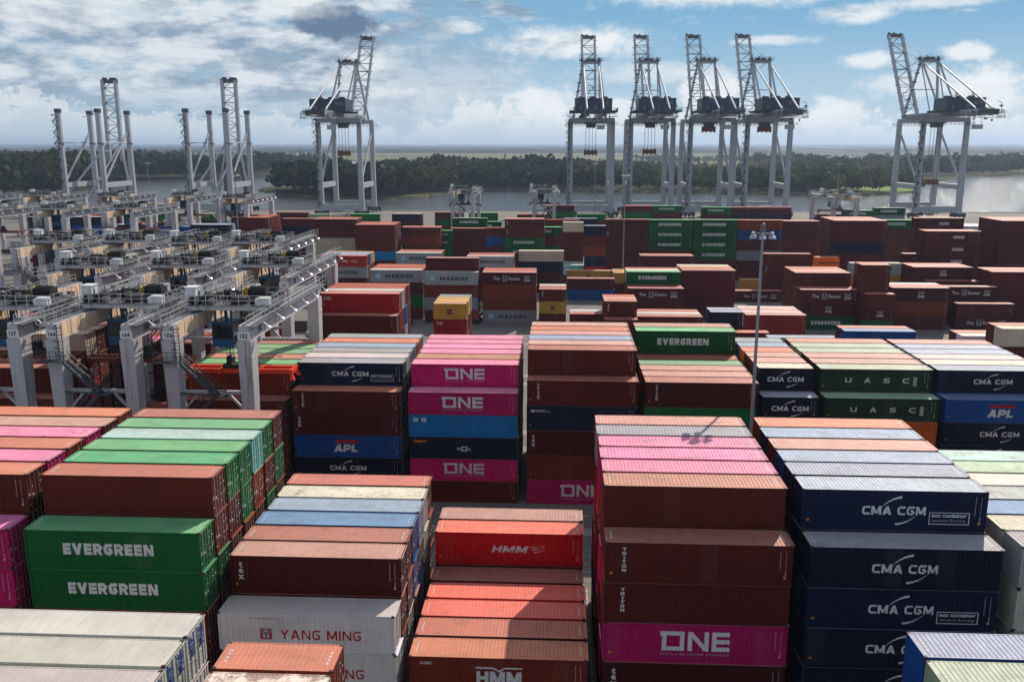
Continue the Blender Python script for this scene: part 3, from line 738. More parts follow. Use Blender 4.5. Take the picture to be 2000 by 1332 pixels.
CAMH, FOC, HZ, VX = 40.0, 1750.0, 281.0, 1089.0
PITCH = math.atan((666-HZ)/FOC); YAW = math.atan((VX-1000)*math.cos(PITCH)/FOC)
def camera_rays(step):
    fw = Vector((-math.sin(YAW)*math.cos(PITCH), math.cos(YAW)*math.cos(PITCH), -math.sin(PITCH)))
    rt = Vector((math.cos(YAW), math.sin(YAW), 0)); up = rt.cross(fw)
    for v in range(380, 1332, step):
        for u in range(0, 2000, step): yield fw + rt*((u-1000)/FOC) - up*((v-666)/FOC)
vs = []; fs = []; own = []
for i, b in enumerate(BOX):
    x0, x1, y0, y1, z0, z1 = b['X'], b['X']+b['L'], b['Y'], b['Y']+W, b['Z'], b['Z']+b['h']
    o_ = len(vs)
    vs += [(x0,y0,z0),(x1,y0,z0),(x1,y1,z0),(x0,y1,z0),(x0,y0,z1),(x1,y0,z1),(x1,y1,z1),(x0,y1,z1)]
    for f in [(4,5,6,7),(0,1,5,4),(1,2,6,5),(2,3,7,6),(3,0,4,7)]: fs.append([o_+j for j in f]); own.append(i)
# the crane legs and girders under which the left stacks stand hide some of them
RTG = [(-35.5, 88.3), (-47.7, 88.3), (-59.6, 88.3), (-41.4, 121.5), (-54.4, 121.5), (-67.6, 121.5), (-53.6, 153), (-64.8, 153), (-78, 153), (-91, 153)]
for (x, y) in RTG:
    for sx in (-3.9, 3.9):
        for (a, b_, c_, d_) in ((y-.6, y+.6, 0, 20.4), (y+25.4, y+26.6, 0, 20.4), (y-.8, y+26.8, 20.4, 22)):
            o_ = len(vs); x0, x1 = x+sx-.55, x+sx+.55
            vs += [(x0,a,c_),(x1,a,c_),(x1,b_,c_),(x0,b_,c_),(x0,a,d_),(x1,a,d_),(x1,b_,d_),(x0,b_,d_)]
            for f in [(4,5,6,7),(0,1,5,4),(1,2,6,5),(2,3,7,6),(3,0,4,7)]: fs.append([o_+j for j in f]); own.append(-1)
tree = BVHTree.FromPolygons([Vector(v) for v in vs], fs)
seen = [0]*len(BOX); eye = Vector((0, 0, CAMH))
for d in camera_rays(4):
    hit = tree.ray_cast(eye, d)
    if hit[2] is not None and own[hit[2]] >= 0: seen[own[hit[2]]] += 1
order = sorted(range(len(BOX)), key=lambda i: -seen[i])
SHOW = [i for i in order if seen[i] >= 4][:300]
isthing = set(SHOW)

# number the far stacks as one can count them in the picture: only those that show
shown = {}
for i, b in enumerate(BOX): shown[b['si']] = shown.get(b['si'], 0)+seen[i]
for band in 'CDEFGL':
    vis = [si for si, s in enumerate(STACKS) if s[0] == band and shown.get(si, 0) >= 59]
    vis.sort(key=lambda si: math.atan2(STACKS[si][2]+STACKS[si][4]/2, STACKS[si][3]))
    for n_, si in enumerate(vis):
        s = STACKS[si]; STACKS[si] = (band, '%s stack from left, %s' % (ORD[n_], PH[band])) + tuple(s[2:])

def vary(rgb, rnd, a=.10):
    f = rnd.uniform(1-a, 1+a); return tuple(min(255, max(0, c*f*rnd.uniform(.97, 1.03))) for c in rgb)
ROWW = ORD
LOGO_STAY = {'E', 'j', 'i', 'k'}
def words_for(b):
    band, phrase = STACKS[b['si']][:2]
    what = CODE[b['code']][2]
    if not b['front'] and (',' in what or ' with ' in what): what = what.split(',')[0].split(' with ')[0]
    if not b['front'] and 'spaced-letter' in what: what = 'dark green container'
    tier = 'top' if b['top'] else ORD[b['k']]+' down'
    row = 'front row' if b['r'] == 0 else ORD[b['r']]+' row'
    s = '%s, %s, %s, %s' % (what, row, tier, phrase)
    while len(s.replace(',', '').split()) > 16 and ' with ' in what:
        what = what.split(' with ')[0]; s = '%s, %s, %s, %s' % (what, row, tier, phrase)
    if len(s.replace(',', '').replace('-', ' ').split()) > 16 and ', ' in what: what = what.split(',')[0]
    s = '%s, %s, %s, %s' % (what, row, tier, phrase)
    if len(s.replace(',', '').split()) > 16: s = '%s, %s, %s, %s' % (what.replace(' container', ''), row, tier, phrase)
    return s
GROUPS = {A: 'containers in the near block', Z0: 'containers in the front lane block', B: 'containers in the middle block', 'C': 'containers behind the middle block', 'D': 'containers in the mid-yard',
          'E': 'containers in the mid-yard', 'F': 'containers in the tall far wall', 'G': 'containers along the quayside', 'L': 'containers in the far left yard'}
for i in SHOW:
    b = BOX[i]; rnd = random.Random(i*7+1); L = b['L']; key = 6.058 if L < 8 else 12.192; D = CM[key]
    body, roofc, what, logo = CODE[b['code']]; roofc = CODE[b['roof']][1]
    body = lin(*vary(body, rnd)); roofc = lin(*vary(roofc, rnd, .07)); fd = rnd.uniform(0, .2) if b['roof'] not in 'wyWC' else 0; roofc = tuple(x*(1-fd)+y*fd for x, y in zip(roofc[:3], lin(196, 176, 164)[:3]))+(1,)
    loc = (b['X']+L/2, b['Y']+W/2, b['Z']); scl = (L/key, 1, b['h']/H0*.989)
    detail = seen[i] >= 45
    if detail:
        root = empty('shipping_container', loc); root.scale = scl
        def part(name, me, c=body, par=None):
            o = link(name, me, par or root); o.color = c; return o
        for me in D['side_wall']: part('side_wall', me)
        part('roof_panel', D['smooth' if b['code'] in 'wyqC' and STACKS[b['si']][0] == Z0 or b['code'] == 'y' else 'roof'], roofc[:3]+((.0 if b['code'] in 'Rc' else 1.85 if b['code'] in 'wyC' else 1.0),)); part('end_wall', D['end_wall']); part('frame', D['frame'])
        for j in (0, 1):
            dr = part('door', D['door'][j]); part('locking_bar', D['lock'][j], body, dr)
        if b['front'] and b['code'] not in 'ywcC' and rnd.random() < .75: part('code_lettering', D['marks'])
        if b['top']: part('roof_marks', D['rmarks'])
    else:
        root = link('shipping_container', D['whole']); root.location = loc; root.scale = scl; root.color = body
        o = link('roof_panel', D['roof'], root); o.color = roofc
    if b['code'] == 'w' and STACKS[b['si']][0] == Z0 and detail:
        for yy, sz_ in ((-.6, .5), (.62, .5)):
            vs_, fs_ = shift(text_polys('ZIM', 1, .04, 1, 0, 1, True), 0, 0, None, 1.25)
            mb = MB(); mb.add([(L/2-.02+.03, yy+x_, 2.0+z_) for x_, z_ in vs_], fs_)
            me = bpy.data.meshes.new('lettering'); me.from_pydata(mb.v, [], mb.f); me.materials.append(M['ink_blue']); link('lettering', me, root)
    if b['front'] and logo:
        if logo == 'SMALL' and (rnd.random() < .6 or STACKS[b['si']][0] in (A, Z0)): logo = ''
        me = logo_mesh(logo, key) if logo else None
        if me: link('lettering', me, root)
    tag(root, words_for(b), 'container', GROUPS[STACKS[b['si']][0]])

# the rest: small far ones and those inside the stacks, one mass
bm = bmesh.new(); lay = bm.loops.layers.float_color.new('paint')
print('near mass', sum(1 for i in range(len(BOX)) if i not in isthing and seen[i] > 0 and STACKS[BOX[i]['si']][0] in (A, B, Z0)))
for i, b in enumerate(BOX):
    if i in isthing: continue
    rnd = random.Random(i*7+1)
    body, roofc, what, logo = CODE[b['code']]
    cb = lin(*vary(body, rnd)); cr = lin(*vary(CODE[b['roof']][1], rnd, .06))
    x0, x1, y0, y1, z0, z1 = b['X'], b['X']+b['L'], b['Y'], b['Y']+W, b['Z'], b['Z']+b['h']*.985
    if seen[i] > 0 and STACKS[b['si']][0] in (A, B, Z0):
        key = 6.058 if b['L'] < 8 else 12.192
        for prt, cc in ((m_side(key, -1), cb), (m_side(key, 1), cb), (m_end(key), cb), (m_frame(key), cb), (m_door(key, -1), cb), (m_door(key, 1), cb), (m_lock(key, -1), lin(170, 170, 168)), (m_lock(key, 1), lin(170, 170, 168)), (m_roof(key), cr)):
            qs = [bm.verts.new((x0+b['L']/2+p[0], y0+W/2+p[1], z0+p[2]*b['h']/H0*.989)) for p in prt.v]
            for f in prt.f:
                fc = bm.faces.new([qs[j] for j in f])
                for lp in fc.loops: lp[lay] = cc
        continue
    q = [bm.verts.new(p) for p in [(x0,y0,z0),(x1,y0,z0),(x1,y1,z0),(x0,y1,z0),(x0,y0,z1),(x1,y0,z1),(x1,y1,z1),(x0,y1,z1)]]
    for f in [(0,3,2,1),(4,5,6,7),(0,1,5,4),(1,2,6,5),(2,3,7,6),(3,0,4,7)]:
        fc = bm.faces.new([q[j] for j in f])
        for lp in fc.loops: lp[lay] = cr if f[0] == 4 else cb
    if b['front'] and logo in ('EVERGREEN', 'MAERSK', 'FACTOR', 'ZIM', 'HAPAG') and seen[i] > 0:
        me = logo_mesh(logo, 6.058 if b['L'] < 8 else 12.192)
        wc = lin(200, 200, 198) if logo != 'MAERSK' else lin(48, 54, 60)
        qs = [bm.verts.new((x0+b['L']/2+v.co.x, y0-.03, z0+v.co.z*b['h']/H0)) for v in me.vertices]
        for p in me.polygons:
            fc = bm.faces.new([qs[j] for j in p.vertices])
            for lp in fc.loops: lp[lay] = wc
me = bpy.data.meshes.new('stacked_containers'); bm.to_mesh(me); bm.free()
tag(link('stacked_containers', me, None, M['paint_mass']), 'containers packed inside the stacks and in the far rows', None, None, 'stuff')
print('boxes', len(BOX), 'seen', sum(1 for s in seen if s), 'things', len(SHOW), 'detailed', sum(1 for i in SHOW if seen[i] >= 45), 'min', seen[SHOW[-1]])
# ---------------------------------------------------------------- yard gantry cranes
SPAN = 26.0; HX = 3.9
def num(text, h, mat='ink_black'):
    vs, fs = shift(text_polys(text, 1, .04), 0, 0, None, h)
    return vs, fs
def plate(name, text, h, origin, ax, ay, parent):
    """flat figures laid on a face: origin + x*ax + y*ay"""
    vs, fs = num(text, h); o = Vector(origin); ax = Vector(ax); ay = Vector(ay)
    mb = MB(); mb.add([o + ax*x + ay*y for x, y in vs], fs)
    me = bpy.data.meshes.new(name); me.from_pydata(mb.v, [], mb.f); me.materials.append(M['ink_black'])
    return link(name, me, parent)
def railing(mb, p, q, h=1.1, step=1.6, t=.05):
    p = Vector(p); q = Vector(q); n = max(1, int((q-p).length/step))
    for i in range(n+1):
        a = p.lerp(q, i/n); mb.bar(a, a+Vector((0, 0, h)), t)
    for z in (h*.5, h): mb.bar(p+Vector((0, 0, z)), q+Vector((0, 0, z)), t)
def make_rtg():
    root = empty('yard_gantry_crane')
    for sx in (-1, 1):
        for y in (0, SPAN):
            mb = MB(); x = sx*HX
            mb.taper((x, y, 1.95), (1.0, 1.1), (x, y, 20.4), (1.5, 1.9))
            mb.cbox((x, y, 18.6), (1.56, 1.9, .1))
            leg = mb.build('leg', M['crane'], root)
            if y == 0 and sx < 0:
                st = MB(); xs = x+.9
                st.box(x-1.3, x+1.6, -2.0, -1.0, 18.2, 18.28); railing(st, (x-1.3, -2.0, 18.28), (x+1.6, -2.0, 18.28), 1.1, .7)
                for dx in (-.25, .25): st.bar((x+.9+dx, -1.1, 18.2), (x+.9+dx, -1.1, 22.0), .07)
                for i in range(10): st.bar((x+.65, -1.1, 18.4+.36*i), (x+1.15, -1.1, 18.4+.36*i), .05)
                for i in range(5): st.cbox((x+.9, -1.55, 18.9+i*.7), (.8, .05, .06)); st.cbox((x+.5, -1.3, 18.9+i*.7), (.05, .5, .06)); st.cbox((x+1.3, -1.3, 18.9+i*.7), (.05, .5, .06))
                for (xa, za, xb, zb) in ((1.4, 18.2, 4.9, 14.9), (4.9, 14.9, 1.4, 11.6), (1.4, 11.6, 4.9, 8.3), (4.9, 8.3, 1.4, 5.0), (1.4, 5.0, 4.2, 2.0)):
                    for dy in (-1.9, -1.05): st.bar((x+xa, dy, za), (x+xb, dy, zb), .1, .3); st.bar((x+xa, dy, za+1.05), (x+xb, dy, zb+1.05), .07)
                    for i in range(11): f = (i+.5)/11; st.cbox((x+xa+(xb-xa)*f, -1.48, za+(zb-za)*f), (.32, .8, .05))
                    for i in range(6): f = i/5; st.bar((x+xa+(xb-xa)*f, -1.9, za+(zb-za)*f), (x+xa+(xb-xa)*f, -1.9, za+(zb-za)*f+1.05), .06)
                for (xx, z) in ((5.3, 14.9), (1.0, 11.6), (5.3, 8.3), (1.0, 5.0)):
                    st.box(x+xx-.9, x+xx+.7, -2.0, -.95, z-.08, z); railing(st, (x+xx-.9, -2.0, z), (x+xx+.7, -2.0, z), 1.1, .8, .06); st.bar((x, -.6, z-.1), (x+xx, -1.4, z-.1), .14)
                st.build('stairway', M['stair'], leg)
    for sx in (-1, 1):
        x = sx*HX
        mb = MB(); mb.mi = 0
        mb.box(x-.52, x+.52, -.85, SPAN+.85, 20.4, 22.0)
        for y in range(0, 27, 2): mb.box(x-.55, x+.55, y-.03, y+.03, 20.36, 22.02)
        mb.mi = 1
        mb.box(x-.1, x+.1, -.85, SPAN+.85, 22.0, 22.12)
        mb.mi = 0
        mb.box(x-.62, x+.62, -.9, SPAN+.9, 20.32, 20.4)
        mb.mi = 2
        for y in range(0, 26, 2): mb.box(x-sx*.52-.003, x-sx*.52+.003, y+.05, y+1.95, 20.45, 21.97)  # thin panels whose paler colour stands in for sun on the inner face
        gd = mb.build('girder', [M['crane'], M['mid'], M['cream']], root)
        wk = MB(); a, b = sorted((sx*(HX+.53), sx*(HX+1.35)))
        wk.box(a, b, -1.2, SPAN+1.2, 21.92, 21.98)
        for y in range(0, 27, 2): wk.bar((sx*(HX+.53), y, 21.4), (sx*(HX+1.3), y, 21.9), .06)
        wk.build('walkway', M['mid'], gd)
        rl = MB(); railing(rl, (sx*(HX+1.33), -1.2, 21.98), (sx*(HX+1.33), SPAN+1.2, 21.98)); railing(rl, (sx*(HX+.5), -1.2, 22.0), (sx*(HX+.5), SPAN+1.2, 22.0), 1.0, 2.2)
        rl.build('handrail', M['rail'], gd)
        for y in (1.5, 6.2, 11, 15.8, 20.5, 25):
            fl = MB(); fl.mi = 0; fl.bar((sx*(HX+1.33), y, 21.95), (sx*(HX+1.75), y, 21.6), .07)
            fl.mi = 1; fl.dome((sx*(HX+1.8), y, 21.3), .36, 10, 3, False, .9)
            fl.build('floodlight', [M['rail'], M['lens']], gd)
        for y in (0, SPAN):
            bo = MB(); bo.box(x-1.9, x+1.9, y-.45, y+.45, 1.15, 1.95)
            bo.build('bogie', M['crane'], root)
            for wx in (-1.4, -.0, 1.4):
                w_ = MB(); w_.tube((x+wx, y-.3, .65), (x+wx, y+.3, .65), .65, 14); w_.build('wheel', M['rubber'], root)
    for y in (0, SPAN):
        s_ = MB(); s_.box(-HX+1.9, HX-1.9, y-.22, y+.22, 1.5, 1.9); s_.bar((HX-1.9, y, 1.8), (HX-.3, y, 5.2), .22); s_.bar((-HX+1.9, y, 1.8), (-HX+.3, y, 5.2), .22)
        s_.build('sill_beam', M['crane'], root)
        s_ = MB(); s_.box(-HX+.6, HX-.6, y-.2, y+.2, 14.6, 14.95); s_.bar((HX-.5, y, 12.6), (HX-2.4, y, 14.7), .24); s_.bar((-HX+.5, y, 12.6), (-HX+2.4, y, 14.7), .24); s_.build('tie_beam', M['crane'], root)
    e = MB(); e.mi = 0; e.box(-2.2, 2.2, SPAN+.5, SPAN+2.3, 1.6, 4.2); e.mi = 1
    for i in range(5): e.box(-1.8+i*.8, -1.3+i*.8, SPAN+2.3, SPAN+2.34, 2.2, 3.7)
    e.build('engine_house', [M['mid'], M['dark']], root)
    # trolley, its origin at the middle of its deck
    tr = MB(); tr.mi = 0
    for x in (-HX, HX):
        tr.box(x-.45, x+.45, -3.0, 3.0, 22.32, 22.75)
        for y in (-2.4, 2.4): tr.tube((x-.3, y, 22.42), (x+.3, y, 22.42), .3, 10)
    for y in (-2.6, 2.6, 0): tr.box(-HX+.45, HX-.45, y-.22, y+.22, 22.3, 22.8)
    tr.mi = 1; tr.box(-HX-.9, HX+.9, -3.0, 3.0, 22.8, 22.86)
    trolley = tr.build('trolley', [M['crane'], M['mid']], root)
    dr = MB(); dr.tube((1.2, 1.2, 23.75), (3.0, 1.2, 23.75), .64, 16)
    for i in range(6): dr.tube((1.35+i*.3, 1.2, 23.75), (1.42+i*.3, 1.2, 23.75), .7, 16)
    dr.box(1.1, 1.2, .4, 2.0, 22.86, 24.2); dr.box(3.0, 3.1, .4, 2.0, 22.86, 24.2)
    dr.build('hoist_drum', M['dark'], trolley)
    mo = MB(); mo.tube((-1.8, 1.2, 23.5), (-.2, 1.2, 23.5), .42, 12); mo.cbox((-.9, 1.2, 23.0), (1.5, .9, .3)); mo.cbox((-2.6, -1.0, 23.35), (1.1, 1.5, .95)); mo.tube((-3.4, .2, 23.3), (-3.4, 1.9, 23.3), .5, 12)
    mo.tube((-4.6, -1.8, 23.2), (-3.4, -1.8, 23.2), .45, 12); mo.cbox((.9, -1.7, 23.2), (1.6, .8, .7)); mo.tube((2.0, -1.6, 23.1), (3.4, -1.6, 23.1), .35, 10); mo.cbox((-1.2, 2.5, 23.2), (1.3, .6, .7))
    rr = random.Random(4)
    for i in range(60): p = (rr.uniform(-4.4, 3.6), rr.uniform(-2.8, 2.8), 22.86); q = (p[0]+rr.uniform(-1.2, 1.2), p[1]+rr.uniform(-1, 1), 22.9+rr.uniform(.2, 1.1)); mo.bar(p, q, .07)
    gb = mo; gb.mi = 1; r2 = random.Random(11)
    for i in range(22): gb.cbox((r2.uniform(-4.5, 4.2), r2.uniform(-2.8, 2.8), 22.86+r2.uniform(.1, .5)), (r2.uniform(.2, .9), r2.uniform(.2, .8), r2.uniform(.3, 1.0)))
    for i in range(5): x_, y_ = r2.uniform(-4, 3), r2.uniform(-2.5, 2.5); gb.bar((x_, y_, 22.8), (x_, y_, 22.9+r2.uniform(.9, 2.0)), .1)
    for x in (-4.4, 0, 4.0): gb.box(x-.2, x+.2, -2.9, 2.9, 22.87, 22.95)
    gb.build('hoist_machinery', [M['dark'], M['mid']], trolley)
    cb = MB(); cb.box(3.2, 4.5, -2.8, -1.9, 22.86, 23.7); cb.box(2.9, 3.15, -2.7, -2.0, 22.86, 23.5); cb.build('motor_cover', M['white'], trolley)
    el = MB(); el.box(-HX-1.9, -HX-.75, -.2, 1.2, 22.3, 24.3); el.box(-HX-2.0, -HX-.65, -.3, 1.3, 24.3, 24.42)
    for i in range(2): el.box(-HX-1.8+i*.55, -HX-1.35+i*.55, -.215, -.2, 22.5, 24.1)
    el.box(-HX-1.95, -HX-.7, -.6, 1.6, 22.2, 22.3)
    el.build('electrical_cabinet', M['white'], trolley)
    ye = MB(); ye.cbox((.3, 2.3, 23.5), (.7, .6, .7)); ye.tube((.3, 2.3, 23.85), (.3, 2.3, 24.1), .25, 10); ye.build('brake_unit', M['yellow'], trolley)
    rl = MB()
    for (p, q) in (((-HX-.9, -3, 22.86), (HX+.9, -3, 22.86)), ((-HX-.9, 3, 22.86), (HX+.9, 3, 22.86)), ((HX+.9, -3, 22.86), (HX+.9, 3, 22.86)), ((-HX-.9, -3, 22.86), (-HX-.9, 3, 22.86))): railing(rl, p, q, 1.1, 1.1, .045)
    rl.build('handrail', M['rail'], trolley)
    # cable festoon hanging below the deck
    fe = MB()
    for i in range(10):
        x = -3.0+i*.55; fe.bar((x, 2.3, 22.3), (x+.2, 2.4, 21.0-.25*(i % 3)), .07); fe.bar((x+.2, 2.4, 21.0-.25*(i % 3)), (x+.5, 2.3, 22.3), .07)
    fe.build('cable_festoon', M['dark'], trolley)
    ca = MB(); ca.mi = 0
    ca.box(-2.6, -.2, -1.4, 1.3, 20.5, 20.75); ca.box(-2.6, -.2, -1.4, 1.3, 17.9, 18.1)
    for x in (-2.6, -.32):
        for y in (-1.4, 1.18): ca.box(x, x+.12, y, y+.12, 18.1, 20.5)
    ca.box(-2.6, -.2, 1.18, 1.24, 18.1, 20.5); ca.box(-2.58, -.22, -1.38, -1.32, 18.1, 18.8)
    ca.box(-1.5, -1.3, -.2, .2, 20.75, 22.4); ca.box(-2.4, -2.2, -1, -.8, 20.75, 22.4); ca.box(-.6, -.4, -1, -.8, 20.75, 22.4)
    cab = ca.build('cabin', M['blue'], trolley)
    gl = MB(); gl.box(-2.46, -.34, -1.36, -1.33, 18.82, 20.46); gl.box(-2.56, -2.53, -1.25, 1.15, 18.3, 20.46); gl.box(-.27, -.24, -1.25, 1.15, 18.3, 20.46)
    gl.build('window', M['glass'], cab)
    # spreader, origin at its top frame
    sp = MB(); sp.mi = 0
    sp.box(-6.1, 6.1, -.95, -.62, -.5, 0); sp.box(-6.1, 6.1, .62, .95, -.5, 0)
    for x in (-5.95, -2.2, 2.2, 5.95): sp.box(x-.18, x+.18, -1.2, 1.2, -.52, -.02)
    for x in (-6, 6):
        for y in (-1.15, 1.15): sp.box(x-.14, x+.14, y-.14, y+.14, -.8, 0); sp.taper((x*1.025, y*1.06, -1.15), (.5, .5), (x, y, -.5), (.25, .25))
    spr = sp.build('spreader', M['spreader'], root)
    hb = MB(); hb.box(-1.9, 1.9, -.8, .8, .02, .42); hb.box(-1.5, -.9, -.6, .6, .42, 1.0); hb.box(.9, 1.5, -.6, .6, .42, 1.0)
    for x in (-1.2, 1.2): hb.tube((x, -.5, 1.05), (x, .5, 1.05), .36, 12)
    hb.build('head_block', M['dark'], spr)
    rp = MB()
    for x in (-1.35, -1.05, 1.05, 1.35):
        for y in (-.5, .5): rp.bar((x, y, 1.0), (x*1.3, y*1.6, 1.0+1), .04)
    ropes = MB()
    for x in (-1.35, -1.05, 1.05, 1.35):
        for y in (-.5, .5): ropes.tube((x, y, 0), (x*1.25, y*1.8, 1), .035, 5)
    ropes.build('hoist_ropes', M['dark'], spr)
    return root
proto = make_rtg()
tab = child_table(proto)
PLACE = [  # x, y, trolley y, spreader height, number, label
 (-35.5, 88.3, 8.7, 15.3, '152', 'yard gantry crane numbered 152 with its orange spreader in full view'),
 (-47.7, 88.3, 9.4, 16.2, '164', 'yard gantry crane numbered 164 beside the crane with orange spreader'),
 (-59.6, 88.3, 7.6, 17.0, '127', 'yard gantry crane numbered 127 cut off by the left picture edge'),
 (-41.4, 121.5, 9.5, 17.0, '131', 'yard gantry crane numbered 131 left of the dark red container stack'),
 (-54.4, 121.5, 8.5, 16.0, '135', 'yard gantry crane numbered 135 in the second row of cranes'),
 (-67.6, 121.5, 7.5, 14.0, '', 'second row yard gantry crane with rusty beam at the left edge'),
 (-53.6, 153.0, 9.0, 16.0, '', 'third row yard gantry crane nearest the grey lettered containers'),
 (-64.8, 153.0, 8.0, 16.0, '151', 'yard gantry crane numbered 151 in the third row of cranes'),
 (-78.0, 153.0, 10.0, 15.0, '', 'third row yard gantry crane standing left of crane 151'),
 (-91.0, 153.0, 9.0, 15.0, '', 'third row yard gantry crane with rusty beam at the left edge'),
 (-118., 238.0, 9.0, 17.0, '', 'far yard gantry crane right of a pair of grey ones before navy boxes'),
 (-137., 238.0, 6.0, 16.0, '', 'far yard gantry crane astride navy containers, second from left edge'),
 (-157., 238.0, 8.0, 16.0, '', 'far yard gantry crane at the left edge before navy containers'),
 (-105., 290.0, 5.0, 17.0, '', 'lone far yard gantry crane with open portal by the river'),
 (-128., 300.0, 9.0, 16.0, '', 'far yard gantry crane in front of the green lettered boxes'),
 (-152., 300.0, 4.0, 16.0, '', 'far yard gantry crane left of the green lettered boxes'),
 (-178., 300.0, 8.0, 16.0, '', 'farthest left yard gantry crane under the half-built quay crane'),
 (-203., 300.0, 12., 16.0, '', 'yard gantry crane just visible at the far left edge'),
 (-36.0, 345.0, 9.0, 17.0, '', 'small grey yard crane astride stacks before dark river trees'),
 (-5.0, 350.0, 11., 17.0, '', 'small grey yard crane left of the green wall of containers'),
 (99.5, 318.0, 10., 17.0, '', 'small grey yard crane at the right near the biggest quay crane')]
for i, (x, y, ty, sz, nr, lab) in enumerate(PLACE):
    o = proto if i == 0 else copy_tree(proto, tab)
    o.location = (x, y, 0)
    for ch in [c_ for c_ in col.objects if c_.parent == o]:
        s_ = ch.name.split('.')[0]
        if s_ == 'trolley': ch.location.y = ty
        if s_ == 'spreader':
            ch.location = (0, ty, sz)
            for g in [c_ for c_ in col.objects if c_.parent == ch]:
                if g.name.startswith('hoist_ropes'): g.location.z = 1.0; g.scale.z = 22.8-sz-1.0
    if i:
        for ch in [c_ for c_ in col.objects if c_.parent == o and c_.name.startswith('spreader')]:
            ch.material_slots[0].link = 'OBJECT'; ch.material_slots[0].material = M['rusty']
    tag(o, lab, 'gantry crane', 'yard gantry cranes over the container stacks')
for i, (x, y, ty, sz, nr, lab) in enumerate(PLACE):
    o = [c_ for c_ in col.objects if c_.parent is None and c_.get('label') == lab][0]
    if nr:
        for sx in (-1, 1): 
            pb = MB(); pb.box(sx*HX-.62, sx*HX+.62, -.90, -.855, 20.55, 21.35); pb.build('plate', M['white'], o); plate('number_plate', nr, .46, (sx*HX, -.905, 20.95), (1, 0, 0), (0, 0, 1), o)
        plate('number_plate', nr, .66, (HX+.56, 2.6, 21.1), (0, 1, 0), (0, 0, 1), o)

# ---------------------------------------------------------------- quay cranes
def lattice(mb, P, Q, off, n, w):
    """zig-zag between two parallel chords P->Q shifted by +-off"""
    P = Vector(P); Q = Vector(Q); off = Vector(off)
    for i in range(n):
        a = P.lerp(Q, i/n); b = P.lerp(Q, (i+1)/n)
        s_ = 1 if i % 2 else -1
        mb.bar(a+off*s_, b-off*s_, w); mb.bar(b+off, b-off, w)
LX, LY = 11.5, 35.0
def quay_legs(root, top=52.5, stair=True):
    for y in (0, LY):
        for sx in (-1, 1):
            mb = MB(); x = sx*LX
            mb.taper((x, y, 2.5), (2.9, 2.4), (x, y, top), (2.4, 2.0))
            leg = mb.build('leg', M['sts'], root)
            if y == 0 and sx < 0 and stair:
                st = MB(); z = 4; k = 0
                while z < top-3:
                    a, b = (x-2.6, x-.2) if k % 2 == 0 else (x-.2, x-2.6)
                    st.bar((a, -1.6, z), (b, -1.6, z+3), .7, .25); st.box(x-3.0, x, -2.1, -1.0, z+2.95, z+3.05); railing(st, (x-3.0, -2.1, z+3), (x, -2.1, z+3), 1.0, 1.0, .08)
                    z += 3; k += 1
                st.build('stair_tower', M['sts_dark'], leg)
    for y in (0, LY):
        mb = MB(); mb.box(-LX-1.2, LX+1.2, y-1.0, y+1.0, 3.0, 6.6); mb.build('sill_beam', M['sts'], root)
        for x in (-LX, LX):
            bo = MB()
            for k in (-3, -1, 1, 3): bo.cbox((x+k*1.1, y, 1.6), (1.9, 1.3, 1.6)); bo.tube((x+k*1.1, y-.35, .5), (x+k*1.1, y+.35, .5), .5, 10)
            bo.box(x-4, x+4, y-.5, y+.5, 2.3, 3.0); bo.build('bogie', M['sts_dark'], root)
    for sx in (-1, 1):
        mb = MB(); mb.box(sx*LX-.8, sx*LX+.8, .8, LY-.8, 15.4, 18.2); mb.build('portal_beam', M['sts'], root)
        mb = MB(); mb.tube((sx*LX, LY-.6, 47.5), (sx*LX, .8, 18.6), .62, 10); mb.build('diagonal_brace', M['sts'], root)
